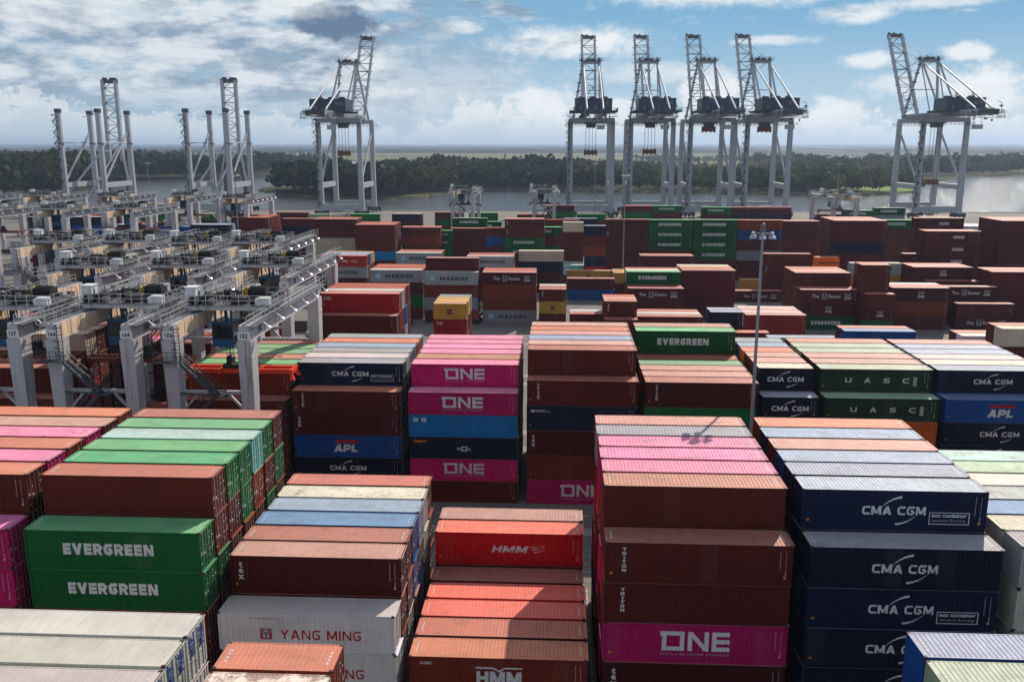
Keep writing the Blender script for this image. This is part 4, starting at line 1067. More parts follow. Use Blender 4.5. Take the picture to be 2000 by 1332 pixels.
def make_sts():
    root = empty('quay_crane')
    quay_legs(root)
    for y in (0, LY):
        mb = MB(); mb.box(-LX-1.0, LX+1.0, y-1.0, y+1.0, 51.4, 53.75); mb.build('cross_beam', M['sts'], root)
    wk = MB()
    for y, z in ((-1.9, 50.0), (LY+1.9, 50.0)):
        wk.box(-LX-3, LX+3, y-.6, y+.6, z-.1, z); railing(wk, (-LX-3, y-.6, z), (LX+3, y-.6, z), 1.2, 2, .1); railing(wk, (-LX-3, y+.6, z), (LX+3, y+.6, z), 1.2, 2, .1)
    for sx in (-1, 1): wk.box(sx*LX-2.2, sx*LX+2.2, -2.5, 2.5, 54.3, 54.5); railing(wk, (sx*LX-2.2, -2.5, 54.5), (sx*LX+2.2, -2.5, 54.5), 1.3, 1.2, .1)
    wk.build('walkway', M['sts_dark'], root)
    for sx in (-1, 1):
        mb = MB(); mb.box(sx*4-.75, sx*4+.75, -48, 50, 53.8, 56.6); gd = mb.build('girder', M['sts'], root)
        w_ = MB(); w_.box(sx*5.6-.5, sx*5.6+.5, -48, 48, 54.2, 54.3); railing(w_, (sx*6.1, -48, 54.3), (sx*6.1, 48, 54.3), 1.2, 3, .1)
        for y in range(-46, 48, 6): w_.bar((sx*4.6, y, 53.4), (sx*6.1, y, 54.2), .12)
        w_.build('walkway', M['sts_dark'], gd)
    eb = MB(); eb.box(-4.8, 4.8, -49.2, -48.0, 54.4, 56.4)
    for k in range(16): rr = random.Random(k); eb.cbox((rr.uniform(-6, 6), -48+rr.uniform(-3, 8), 53.4+rr.uniform(-2.4, 4.2)), (rr.uniform(.4, 1.8), rr.uniform(.4, 1.5), rr.uniform(.3, 1.2)))
    for z in (52.2, 54.2): eb.box(-7, 7, -51.0, -47.5, z, z+.12); railing(eb, (-7, -51.0, z), (7, -51.0, z), 1.2, 1.8, .1); railing(eb, (7, -51.0, z), (7, -42, z), 1.2, 1.8, .1); railing(eb, (-7, -51.0, z), (-7, -42, z), 1.2, 1.8, .1)
    for x in (-7, -4.5, 4.5, 7): eb.bar((x, -50.6, 52.2), (x, -48, 56), .16)
    eb.bar((7, -46, 54.3), (7, -46, 59.5), .2); eb.bar((7, -46, 59.5), (5, -46, 60.2), .2); eb.cbox((6.8, -46, 58), (1.2, 1.2, .8))
    eb.build('girder_end_platform', M['sts_dark'], root)
    mh = MB(); mh.box(-9.6, 9.6, -23, -6, 57.0, 62.8); mh.box(-9.8, 9.8, -23.2, -5.8, 62.8, 63.05)
    house = mh.build('machinery_house', M['navy'], root)
    for x in (-6, 0, 6):
        v = MB(); v.tube((x, -14, 63.05), (x, -14, 63.9), 1.9, 12); v.dome((x, -14, 63.9), 1.9, 12, 3, False, .4); v.build('roof_vent', M['sts_dark'], house)
    dp = MB()
    for x in (-6.5, 1.0): dp.box(x-.7, x+.7, -23.05, -23.0, 57.4, 59.4)
    for x in (5, 7.2): dp.box(x-.8, x+.8, -23.05, -23.0, 59.8, 61.4)
    dp.build('door_panel', M['mid'], house)
    fl = MB(); fl.box(-12.5, 12.5, -27, -4.5, 56.6, 56.85); railing(fl, (-12.5, -27, 56.85), (12.5, -27, 56.85), 1.2, 1.8, .1); railing(fl, (12.5, -27, 56.85), (12.5, -4.5, 56.85), 1.2, 1.8, .1)
    for y in (-26, -16, -6): fl.box(-12.5, 12.5, y-.3, y+.3, 55.9, 56.6)
    fl.build('house_deck', M['sts_dark'], root)
    ap = (0, 30, 89.0)
    af = MB()
    for sx in (-1, 1):
        af.bar((sx*4.6, 30, 85.5), (sx*9.6, LY+1, 54), 1.15); af.bar((sx*4.6, 29, 85.5), (sx*4.4, -2, 57), .8); af.bar((sx*4.6, 29.5, 84.5), (sx*4.2, 12, 57), .5)
    af.box(-5.6, 5.6, 29, 31, 84.5, 86.1)
    af.bar((-7.0, 32.5, 70), (7.0, 32.5, 70), .5)
    fr = af.build('apex_frame', M['sts'], root)
    pl = MB(); pl.box(-6.6, 6.6, 27, 33, 86.1, 86.3); railing(pl, (-6.6, 27, 86.3), (6.6, 27, 86.3), 1.4, 1.2, .12); railing(pl, (-6.6, 33, 86.3), (6.6, 33, 86.3), 1.4, 1.2, .12)
    for k in range(10): rr = random.Random(k+40); x_ = rr.uniform(-6, 6); pl.cbox((x_, 30+rr.uniform(-2, 2), 86.8), (rr.uniform(.5, 1.6), 1.2, rr.uniform(.8, 1.8))); pl.bar((x_, 30, 86.5), (x_, 30, 86.5+rr.uniform(1.5, 3.4)), .12)
    for k in range(7): t_ = k/6; pl.cbox((-4.9-4.6*t_, 30.3+5*t_, 83.5-28*t_), (2.2, 2.0, .5))
    pl.build('apex_platform', M['sts_dark'], fr)
    for sx in (-1, 1):
        bs = MB(); bs.tube((sx*4.4, 29.5, 85), (sx*4.1, -43, 57), .46, 10); bs.build('backstay', M['sts'], root)
        tp = MB(); tp.bar((sx*4.2, -20, 63), (sx*4.2, -20, 65.6), .25); tp.bar((sx*4.2, -22.5, 63), (sx*4.2, -20, 65.2), .2); tp.bar((sx*4.2, -16, 63), (sx*4.2, -20, 65.2), .2); tp.box(sx*4.2-1, sx*4.2+1, -20.6, -19.4, 65.3, 65.5); tp.build('stay_support', M['sts_dark'], root)
    hinge = Vector((0, 51, 57)); tip = Vector((0, 87, 105.3))
    for sx in (-1, 1):
        mb = MB(); mb.bar(hinge+Vector((sx*4, 0, 0)), tip+Vector((sx*4, 0, 0)), 1.3, 2.1); mb.build('boom_chord', M['sts'], root)
    bl = MB(); lattice(bl, hinge, tip, (3.4, 0, 0), 9, .34)
    d_ = (tip-hinge).normalized(); nrm = Vector((0, -d_.z, d_.y))
    for i in range(10):
        a = hinge.lerp(tip, (i+.5)/10); bl.bar(a+Vector((-3.4, 0, 0))+nrm*.9, a+Vector((3.4, 0, 0))+nrm*.9, .25)
        for sx in (-1, 1): bl.bar(a+Vector((sx*4.6, 0, 0)), a+Vector((sx*5.8, 0, .6)), .25)
    bl.build('boom_lattice', M['sts_dark'], root)
    bt = MB(); bt.bar(tip+Vector((-4.8, 0, 0)), tip+Vector((4.8, 0, 0)), 1.4, 2.0)
    for k in range(12): rr = random.Random(k+80); bt.cbox(tip+Vector((rr.uniform(-5, 5), rr.uniform(-.5, .8), rr.uniform(-.6, 1.5))), (rr.uniform(.4, 1.4), .8, rr.uniform(.5, 1.5)))
    bt.build('boom_tip', M['sts_dark'], root)
    sy = MB()
    for sx in (-1, 1):
        sy.tube((sx*4, 30, 85.8), tip.lerp(hinge, .12)+Vector((sx*4, 0, 1)), .14, 6); sy.tube((sx*4.4, 30, 85.8), tip.lerp(hinge, .5)+Vector((sx*4.2, 0, 1)), .14, 6)
    sy.build('forestay', M['sts_dark'], root)
    tr = MB(); tr.box(-3.6, 3.6, 8, 15, 50.8, 53.6); tr.box(-2.6, 2.6, 9, 14, 48.6, 50.8); tr.build('trolley', M['sts_dark'], root)
    cb = MB(); cb.box(1.5, 5.5, -32, -28, 47.2, 49.4)
    cb.bar((1.6, -30, 49), (1.6, -30, 53.8), .2); cb.bar((5.4, -30, 49), (5.4, -30, 53.8), .2); cb.build('maintenance_cage', M['sts'], root)
    sp = MB(); sp.box(-1.2, 1.2, 5.4, 17.6, -1.2, 0) if False else sp.box(-3.6, 3.6, 10.4, 12.8, 0, 1.0); sp.box(-3.0, 3.0, 10.6, 12.6, 1.0, 2.2)
    for x in (-3.3, -1.2, 1.2, 3.3): sp.box(x-.4, x+.4, 10.2, 13, -.5, 2.7)
    spr = sp.build('spreader', M['sts_spreader'], root)
    rp = MB()
    for x in (-2.8, -.9, .9, 2.8): rp.tube((x, 11.5, 0), (x, 11.5, 1), .12, 5)
    rp.build('hoist_ropes', M['sts_dark'], spr)
    return root
st0 = make_sts(); tab = child_table(st0)
STS = [(-121.8, 33.5, 'tall quay crane standing alone left of centre, blue machinery house'), (18.6, 34.0, 'quay crane seen head-on, first of the row of four'),
       (51.6, 34.5, 'second quay crane from left in the row of four'), (84.1, 46.6, 'third quay crane from left in the row of four'),
       (114.8, 46.6, 'fourth quay crane from left in the row, boom leaning left'), (208.4, 18.0, 'quay crane standing apart at the far right, boom leaning left')]
for i, (x, sz, lab) in enumerate(STS):
    o = st0 if i == 0 else copy_tree(st0, tab)
    o.location = (x, 507, 0)
    for ch in [c_ for c_ in col.objects if c_.parent == o and c_.name.split('.')[0] == 'spreader']:
        ch.location.z = sz
        for g in [c_ for c_ in col.objects if c_.parent == ch]: g.location.z = 2.2; g.scale.z = 48.6-sz-2.2
    tag(o, lab, 'quay crane', 'quay cranes with raised booms')

def make_half():
    root = empty('unfinished_quay_crane')
    quay_legs(root, 57.0)
    for y in (0, LY):
        mb = MB()
        for x in (-LX, LX): mb.cbox((x, y, 58.1), (3.0, 2.6, 2.2)); mb.cbox((x-2.4, y, 55.8), (3, 2, .25)); mb.cbox((x, y, 40.2), (4.2, 3.2, .3))
        mb.build('leg_head', M['sts_dark'], root)
    for sx in (-1, 1):
        tp = MB(); tp.tube((sx*LX, .6, 40.5), (sx*LX, LY-.6, 40.5), .35, 8); tp.bar((sx*LX, 0, 36), (sx*LX, 12, 36), .5); tp.build('tie_rod', M['sts'], root)
    h = Vector((0, 40, 38)); t_ = Vector((0, 40, 77))
    for sx in (-1, 1):
        mb = MB(); mb.bar(h+Vector((sx*4.0, 0, -9)), t_+Vector((sx*4.0, 0, 0)), 1.9, 2.2); mb.build('boom_chord', M['sts'], root)
    bl = MB(); lattice(bl, h, t_, (3.4, 0, 0), 9, .35); bl.box(-5, 5, 39, 41.2, 75.4, 77.6)
    for k in range(8): rr = random.Random(k); bl.cbox((rr.uniform(-4.5, 4.5), 40, 78), (rr.uniform(.5, 1.5), 1, rr.uniform(.5, 1.8)))
    bl.build('boom_lattice', M['sts_dark'], root)
    for sx in (-1, 1):
        pr = MB(); pr.tube((sx*4, 39, 40), (sx*7-9, 4, 8), .6, 8); pr.build('prop', M['sts'], root)
        pr = MB(); pr.tube((sx*4, 39, 38), (sx*10.5, 36, 4), .7, 8); pr.build('prop', M['sts'], root)
    fr = MB(); fr.box(-6, 6, 38, 42, 28, 29.5)
    for sx in (-1, 1):
        for y in (38.5, 41.5): fr.bar((sx*5, y, 28), (sx*7, y, 0), .9)
    fr.build('support_tower', M['sts_dark'], root)
    return root
h0 = make_half(); tab = child_table(h0)
for i, (x, lab) in enumerate(((-269.8, 'leftmost half-built quay crane, four bare legs and upright boom'), (-196.6, 'second half-built quay crane from left, bare legs and upright boom'))):
    o = h0 if i == 0 else copy_tree(h0, tab)
    o.location = (x, 507, 0); tag(o, lab, 'quay crane', 'half-built quay cranes with bare legs')

# ---------------------------------------------------------------- lamp masts
def make_mast(H=32.0, n=6):
    root = empty('lamp_mast')
    p = MB(); p.tube((0, 0, .6), (0, 0, H), .22, 12, .12); p.tube((0, 0, 0), (0, 0, .6), .8, 12); p.build('pole', M['mast'], root)
    c_ = MB(); c_.tube((0, 0, H-.4), (0, 0, H+.5), .26, 10); c_.dome((0, 0, H+.5), .26, 10, 3)
    for i in range(n): a = 2*math.pi*i/n+.3; c_.bar((0, 0, H-.2), (.85*math.cos(a), .85*math.sin(a), H-.25), .1)
    c_.build('crossarm', M['mid'], root)
    for i in range(n):
        a = 2*math.pi*i/n+.3; f = MB(); x, y = 1.0*math.cos(a), 1.0*math.sin(a); f.dome((x, y, H-.65), .36, 10, 3, False, .75); f.tube((x, y, H-.3), (x, y, H-.1), .16, 8); f.build('lamp_head', M['mast_head'], root)
    return root
mast = make_mast(); tab = child_table(mast)
for i, (x, y, s_, lab) in enumerate(((19.3, 85.2, 1.0, 'tall grey lamp mast with six lamp heads between near and middle blocks'), (18.6, 250.0, 1.0, 'lamp mast rising left of the green wall of containers'),
        (-88.5, 246.0, 1.0, 'thin lamp mast left of the lone quay crane'), (-181., 395.0, 1.0, 'thin lamp mast between the two half-built quay cranes'), (16.5, 400.0, 1.0, 'thin lamp mast under the head-on quay crane'),
        (122., 402.0, 1.0, 'thin lamp mast left of the far right quay crane'))):
    o = mast if i == 0 else copy_tree(mast, tab)
    o.location = (x, y, 0); tag(o, lab, 'lamp mast', 'lamp masts in the yard')

# ---------------------------------------------------------------- vehicles
def make_tractor():
    r = empty('yard_truck')
    c_ = MB(); c_.box(-1.25, .0, -1.0, 1.0, .7, 1.3); c_.box(0, 6.0, -.45, .45, .75, 1.05); c_.build('chassis', M['dark'], r)
    b = MB(); b.taper((-.1, -.3, 1.3), (1.7, 1.3), (.0, -.3, 2.2), (1.6, 1.3)); b.taper((0, -.3, 2.2), (1.6, 1.3), (.05, -.3, 3.0), (1.3, 1.15)); cab = b.build('cab', M['redpaint'], r)
    g = MB(); g.box(-.72, -.66, -.85, .25, 2.25, 2.9); g.box(-.5, .5, -.97, -.9, 2.25, 2.85); g.build('windscreen', M['glass'], cab)
    tl = MB(); tl.box(1.8, 14.2, -1.15, -.85, 1.2, 1.5); tl.box(1.8, 14.2, .85, 1.15, 1.2, 1.5)
    for x in (1.9, 5, 9, 14): tl.box(x-.15, x+.15, -1.2, 1.2, 1.15, 1.52)
    tl.build('trailer', M['dark'], r)
    for x in (-.7, 3.0, 11.2, 12.5):
        for y in (-.95, .95): w_ = MB(); w_.tube((x, y-.2, .52), (x, y+.2, .52), .52, 14); w_.build('wheel', M['rubber'], r)
    return r
tk = make_tractor(); tab = child_table(tk)
for i, (x, y, rz, lab) in enumerate(((-33.5, 196.2, R(180), 'red yard truck between dark red and yellow container stacks'), (-18.4, 199.5, R(90), 'yard truck with bare trailer beside yellow containers'))):
    o = tk if i == 0 else copy_tree(tk, tab)
    o.location = (x, y, 0); o.rotation_euler.z = rz; tag(o, lab, 'truck', 'yard trucks')
def make_car():
    r = empty('pickup_truck')
    b = MB(); b.taper((0, 0, .45), (5.2, 1.9), (0, 0, 1.05), (5.3, 1.9)); b.box(-2.6, -.6, -.95, -.85, 1.05, 1.4); b.box(-2.6, -.6, .85, .95, 1.05, 1.4); b.build('body', M['white'], r)
    c_ = MB(); c_.taper((.6, 0, 1.05), (2.6, 1.8), (.4, 0, 1.8), (1.7, 1.6)); c_.build('cabin', M['glass'], r)
    for x in (-1.6, 1.7):
        for y in (-.85, .85): w_ = MB(); w_.tube((x, y-.12, .4), (x, y+.12, .4), .4, 12); w_.build('wheel', M['rubber'], r)
    return r
ck = make_car(); tab = child_table(ck)
for i, (x, y, rz, lab) in enumerate(((-51, 415, 0, 'white pickup parked behind the quayside stacks, left one'), (-45, 425, .4, 'white pickup parked behind the quayside stacks, right one'))):
    o = ck if i == 0 else copy_tree(ck, tab)
    o.location = (x, y, .0); o.rotation_euler.z = rz; tag(o, lab, 'pickup', 'parked white pickups')
# ---------------------------------------------------------------- ground, quay, water, far land
def wpos(t):
    g = t.new('ShaderNodeNewGeometry'); return g.outputs['Position']
def mat_yard():
    t = NT('yard_asphalt'); p = wpos(t)
    n1 = t.noise(p, .05, 5); n2 = t.noise(p, 1.4, 5, .7); st = t.noise(t.scale(p, (.02, .5, 1)), 1.0, 4)
    c = t.mix(n1, lin(104, 102, 98), lin(136, 132, 124)); c = t.mix(t.math('MULTIPLY', t.ramp(st, .52, .7), .45), c, lin(70, 68, 66)); c = t.mix(t.math('MULTIPLY', n2, .3), c, lin(88, 86, 82))
    return t.out(c, .85, 0, .3)
M['yard'] = mat_yard()
def mat_lane():
    t = NT('lane_paint'); p = wpos(t); n = t.noise(p, 1.3, 5, .7)
    return t.out(t.mix(t.ramp(n, .40, .62), lin(196, 192, 180), lin(120, 116, 110)), .8)
M['lane'] = mat_lane()
g = MB(); g.box(-900, 1100, -60, 548, -6.0, 0.0)
tag(g.build('yard_ground', M['yard']), 'grey yard paving between the stacks', None, None, 'structure')
ln = MB()
for y in (48.2, 51.6, 79.3, 82.6, 92.6, 187.5, 190.6, 193.4, 224.5, 330, 334):
    ln.box(-160, 220, y-.09, y+.09, .004, .008)
for y in (50, 81, 189):
    for x in range(-150, 200, 9): ln.box(x, x+3, y-.07, y+.07, .004, .008)
for x in (-10.1, 3.1, 16.4, 29.6): ln.box(x-.06, x+.06, 55, 76, .004, .008)
tag(ln.build('lane_markings', M['lane']), 'worn white lane lines on the yard', None, None, 'structure')
ru = MB()
for y in (88.3, 114.3, 121.5, 147.5, 153, 179): ru.box(-160, 220, y-.9, y+.9, .004, .012)
tag(ru.build('crane_runway_path', M['concrete']), 'pale concrete crane runways', None, None, 'structure')
ed = MB(); ed.box(-900, 1100, 546.6, 548.3, .0, .35)
tag(ed.build('quay_kerb', M['concrete']), 'low concrete kerb on the quay edge', None, None, 'structure')

def mat_water():
    t = NT('river_water'); p = wpos(t)
    w1 = t.noise(t.scale(p, (1, 1.0, 1)), .22, 5, .62); w2 = t.noise(t.scale(p, (1.0, 2.2, 1)), .045, 4, .6)
    big = t.noise(t.scale(p, (.5, 1.6, 1)), .012, 4)
    t.bump(t.math('ADD', w1, t.math('MULTIPLY', w2, 2.0)), .68, 1.15)
    c = t.mix(big, lin(70, 74, 78), lin(92, 96, 100))
    t.bsdf.inputs['IOR'].default_value = 1.33
    return t.out(c, .09, 0, .5)
M['water'] = mat_water()
wt = MB(); wt.add([(-30000, 500, -4.2), (30000, 500, -4.2), (30000, 26000, -4.2), (-30000, 26000, -4.2)], [(0, 1, 2, 3)])
tag(wt.build('river_water', M['water']), 'wide grey river behind the quay', None, None, 'structure')

BANK = [(-30000, 690), (-900, 700), (-452, 714), (-480, 845), (-500, 1000), (-525, 1089), (-466, 1125), (-410, 1180), (-470, 1594), (-430, 1850), (-260, 1960), (-250, 1880), (-360, 1700), (-345, 1300), (-300, 960),
        (-285, 854), (-237, 785), (-182, 728), (-132, 730), (-97, 826), (-72, 864), (5, 859), (122, 837), (203, 807), (245, 801), (295, 820), (345, 880), (385, 996), (464, 1138), (560, 1270), (675, 1355), (900, 1440), (1400, 1540), (30000, 1700)]
def jag(pts, n=6, a=5):
    out = []; rr = random.Random(2)
    for i in range(len(pts)-1):
        p, q = Vector(pts[i]), Vector(pts[i+1]); L_ = (q-p).length
        m = n if L_ < 600 else 1
        for k in range(m):
            v = p.lerp(q, k/m)
            if k: v += Vector((rr.uniform(-a, a), rr.uniform(-a, a)))
            out.append((v.x, v.y))
    return out + [pts[-1]]
bank = jag(BANK)
def mat_land():
    t = NT('marsh_land'); p = wpos(t)
    sp = t.new('ShaderNodeSeparateXYZ', Vector=p)
    far = t.math('ADD', sp.outputs[1], t.math('MULTIPLY', t.noise(t.scale(p, (.5, 1, 1)), .004, 4), 900))
    n1 = t.noise(t.scale(p, (.35, 1.0, 1)), .0035, 5, .6); n2 = t.noise(t.scale(p, (.4, 1.3, 1)), .016, 6, .65); n3 = t.noise(p, .2, 4)
    marsh = t.mix(t.ramp(n1, .40, .60), lin(88, 90, 58), lin(126, 122, 66)); marsh = t.mix(t.ramp(n2, .5, .66), marsh, lin(58, 66, 44))
    rightside = t.ramp(sp.outputs[0], 200, 1400)
    marsh = t.mix(t.math('MULTIPLY', rightside, .7), marsh, lin(72, 74, 68))
    near = t.mix(t.ramp(n2, .42, .62), lin(46, 54, 36), lin(86, 88, 50)); near = t.mix(t.math('MULTIPLY', n3, .3), near, lin(96, 84, 56))
    c = t.mix(t.ramp(far, 1700, 2500), near, marsh)
    wood = t.ramp(far, 4600, 5400)
    c = t.mix(wood, c, lin(46, 58, 44))
    return t.out(c, .95, 0, .1)
M['land'] = mat_land()
def ground_sheet(name, outline, z, mat, skirt=2.0):
    bm = bmesh.new(); top = [bm.verts.new((x, y, z)) for x, y in outline]
    f = bm.faces.new(top)
    if f.normal.z < 0 or True:
        f.normal_update()
        if f.normal.z < 0: f.normal_flip()
    low = [bm.verts.new((x, y-(4 if 0 < y < 3000 else 0), z-skirt)) for x, y in outline]
    n = len(outline)
    for i in range(n): bm.faces.new((top[i], top[(i+1) % n], low[(i+1) % n], low[i]))
    bmesh.ops.triangulate(bm, faces=[f])
    me = bpy.data.meshes.new(name); bm.to_mesh(me); bm.free()
    return link(name, me, None, mat)
tag(ground_sheet('marsh_terrain', bank + [(30000, 25500), (-30000, 25500)], -2.9, M['land']), 'flat marsh and woodland floor beyond the river', None, None, 'structure')
sand = mat_plain('bank_sand', (168, 150, 122), .9, 0, .2, .2, 0, .2)
stone = mat_plain('bank_stone', (128, 122, 112), .9, 0, .35, .2, 0, .4)
def strip(name, pts, w, z, mat):
    mb = MB(); n = len(pts); rr = random.Random(9)
    vs = []
    for x, y in pts: vs += [(x, y-2.4+rr.uniform(-1.2, 1.2), -4.3), (x, y+w+rr.uniform(-1.5, 1.5), z)]
    mb.add(vs, [(2*i, 2*i+2, 2*i+3, 2*i+1) for i in range(n-1)]); return mb.build(name, mat)
tag(strip('sand_beach', [p for p in bank if 225 < p[0] < 400 and p[1] < 1200], 11, -2.86, sand), 'pale sandy strip on the far bank', None, None, 'structure')
tag(strip('mud_shore', [p for p in bank if -300 < p[0] < -60 and p[1] < 900], 5, -2.86, sand), 'narrow muddy shore', None, None, 'structure')
rk = MB(); rr = random.Random(5)
rip = [p for p in bank if -80 < p[0] < 260 and p[1] < 900]
for i in range(len(rip)-1):
    p, q = Vector(rip[i]), Vector(rip[i+1])
    for k in range(int((q-p).length*2.2)):
        v = p.lerp(q, rr.random()); s = rr.uniform(.5, 1.3); c_ = Vector((v.x, v.y+rr.uniform(-3.2, 5), -3.2+rr.uniform(-.9, .6)))
        vs = [c_+Vector(d)*s*rr.uniform(.7, 1.2) for d in ((1,0,0),(0,1,0),(-1,0,0),(0,-1,0),(0,0,.8),(0,0,-.8))]
        rk.add(vs, [(0,1,4),(1,2,4),(2,3,4),(3,0,4),(1,0,5),(2,1,5),(3,2,5),(0,3,5)])
tag(rk.build('bank_gravel', stone), 'grey stones piled along the far bank', None, None, 'stuff')
lake = mat_water()
for nm, pts in (('marsh_water', [(560, 2950), (900, 2820), (1700, 2760), (3200, 2850), (6000, 3050), (6000, 3500), (3000, 3300), (1600, 3150), (800, 3120)]), ('marsh_water', [(-900, 2050), (-330, 1960), (-240, 2010), (-300, 2130), (-900, 2160)]),):
    mb = MB(); mb.add([(x, y, -2.6) for x, y in pts], [tuple(range(len(pts)))]); o = mb.build(nm, lake); tag(o, None, None, None, 'structure')
mb = MB(); mb.add([(318+30*math.cos(a)*(1+.25*math.sin(3*a)), 905+62*math.sin(a)*(1+.2*math.cos(2*a)), -2.82) for a in [2*math.pi*i/28 for i in range(28)]], [tuple(range(28))])
tag(mb.build('lawn_ground', mat_plain('lawn_grass', (112, 138, 52), .95, 0, .25, .1, 0, .15)), 'small bright lawn on the far bank', None, None, 'structure')

# ---------------------------------------------------------------- trees
def mat_leaf(name):
    t = NT(name); a = t.new('ShaderNodeVertexColor', _layer_name='leaf'); p = wpos(t)
    n = t.noise(p, .35, 3); c = t.mix(n, (0, 0, 0, 1), a.outputs[0]); c = t.mix(.65, a.outputs[0], c)
    m = t.out(c, .75, 0, .15)
    tr = t.new('ShaderNodeBsdfTranslucent', Color=c); mx = t.new('ShaderNodeMixShader', Fac=.28)
    o = t.n['Material Output']; t.l.new(t.bsdf.outputs[0], mx.inputs[1]); t.l.new(tr.outputs[0], mx.inputs[2]); t.l.new(mx.outputs[0], o.inputs['Surface'])
    return m
M['leaf'] = mat_leaf('leaf_clumps'); M['bark'] = mat_plain('bark', (70, 58, 46), .9, 0, .3)
def crown(vs, fs, cs, c, r, h, n, size, colr, rr):
    cx, cy, cz = c
    lobes = [(rr.gauss(0, .38)*r, rr.gauss(0, .38)*r, rr.uniform(-.25, .38)*h, rr.uniform(.42, .7)) for _ in range(6)]
    for k in range(n):
        lx, ly, lz, lr = lobes[k % 6]
        th = rr.uniform(0, 2*math.pi); cp = rr.uniform(-.55, 1); sp_ = math.sqrt(1-cp*cp); q = lr*rr.uniform(.7, 1.05)
        x = cx+lx+r*q*sp_*math.cos(th); y = cy+ly+r*q*sp_*math.sin(th); z = cz+lz+h*.5*q*cp
        s = size*rr.uniform(.6, 1.25)
        a = Vector((rr.gauss(0, 1), rr.gauss(0, 1), rr.gauss(0, .6))).normalized(); b = a.orthogonal().normalized()
        b = (b + a.cross(b)*rr.uniform(-1, 1)).normalized(); c2 = a.cross(b)
        i0 = len(vs)
        vs += [(x+b.x*s, y+b.y*s, z+b.z*s), (x+c2.x*s*.8, y+c2.y*s*.8, z+c2.z*s*.8), (x-b.x*s, y-b.y*s, z-b.z*s), (x-c2.x*s*.8, y-c2.y*s*.8, z-c2.z*s*.8)]
        fs.append((i0, i0+1, i0+2, i0+3))
        f = rr.uniform(.75, 1.25); cs.append(tuple(v*f for v in colr[:3])+(1,))
def leaf_mesh(name, vs, fs, cs):
    me = bpy.data.meshes.new(name); me.from_pydata(vs, [], fs)
    at = me.color_attributes.new('leaf', 'FLOAT_COLOR', 'CORNER'); data = []
    for p, c_ in zip(me.polygons, cs): data += list(c_)*p.loop_total
    at.data.foreach_set('color', data); me.materials.append(M['leaf']); return me
GREENS = [lin(46, 62, 34), lin(54, 70, 36), lin(40, 54, 36), lin(62, 72, 38), lin(78, 78, 40), lin(104, 78, 40), lin(52, 60, 44)]
def inside(x, y, poly_):
    c_ = False; j = len(poly_)-1
    for i in range(len(poly_)):
        xi, yi = poly_[i]; xj, yj = poly_[j]
        if (yi > y) != (yj > y) and x < (xj-xi)*(y-yi)/(yj-yi)+xi: c_ = not c_
        j = i
    return c_
land = bank + [(30000, 25500), (-30000, 25500)]
rr = random.Random(21); vs = []; fs = []; cs = []
from mathutils import noise as mnoise
ZONES = [(-1150, -400, 700, 1180, 8.5, 22, 13), (-300, -125, 725, 1180, 8.0, 19, 12), (-140, 400, 800, 1180, 8.5, 18, 11), (-300, 420, 1180, 1700, 13, 11, 8), (380, 1500, 980, 1900, 13, 17, 9), (-1300, -395, 1095, 1760, 13, 20, 9), (200, 2200, 1700, 2650, 24, 11, 7)]
for (x0, x1, y0, y1, sp_, hh, nq) in ZONES:
    x = x0
    while x < x1:
        y = y0
        while y < y1:
            px, py = x+rr.uniform(-.5, .5)*sp_, y+rr.uniform(-.5, .5)*sp_
            y += sp_
            if not inside(px, py, land) or not inside(px, py-7, land): continue
            if (px-318)**2/34**2+(py-905)**2/68**2 < 1: continue
            dens = mnoise.noise((px*.006, py*.004, 1.7))
            if y1 <= 1180 and dens < -.42 or y1 > 1180 and dens < (-.5 if x0 == -1300 else -.12): continue
            h = hh*max(.4, 1+.35*mnoise.noise((px*.02, py*.02, 5))+.45*mnoise.noise((px*.006, py*.006, 8)))*rr.uniform(.7, 1.25)
            if 120 < px < 420 and py < 1180: h *= .72
            r = h*rr.uniform(.34, .46)
            k = mnoise.noise((px*.012, py*.012, 9)); gi = min(6, max(0, int((k+.6)*3.4+rr.uniform(0, 1.6))))
            if px < 0 and gi == 5: gi = 2
            br = 1.25 if px < 60 else 1.8  # sunlit, hazy brightness put into the leaf colour, stronger on the right
            crown(vs, fs, cs, (px, py, -2.9+h*.56), r, h*.8, int(nq*4.2), r*.31, tuple(q*br for q in GREENS[gi]), rr)
        x += sp_
tag(link('far_woodland', leaf_mesh('far_woodland', vs, fs, cs)), 'dense dark woodland beyond the river', None, None, 'stuff')
print('woodland faces', len(fs))
# forest ridges out to the horizon
vs = []; fs = []; cs = []
for (Y, h, step) in ((4300, 14, 26), (5000, 17, 30), (6200, 18, 36), (8000, 22, 50), (11000, 26, 70), (15500, 33, 100), (21000, 40, 140)):
    x = -Y*.75; prev = None
    while x < Y*.75:
        d = mnoise.noise((x*.0011, Y*.01, 3)); e = h*(.75+.3*mnoise.noise((x*.012, Y, 1))+.22*mnoise.noise((x*.05, Y, 4)))
        if d < -.3: e *= .35
        y = Y+120*mnoise.noise((x*.002, Y, 7)); z0 = -3.2
        col_ = [(x, y-step, z0), (x, y-step*.4, z0+e*.8), (x, y, z0+e), (x, y+step*3, z0+e*.9), (x, y+step*4, z0)]
        b0 = len(vs); vs += col_
        if prev is not None:
            for i in range(4): fs.append((prev+i, b0+i, b0+i+1, prev+i+1)); cs.append(tuple(c_*rr.uniform(.5, .8) for c_ in GREENS[rr.choice((0, 2, 2, 6))][:3])+(1,))
        prev = b0; x += step
tag(link('horizon_woods', leaf_mesh('horizon_woods', vs, fs, cs)), 'low forest along the horizon', None, None, 'stuff')
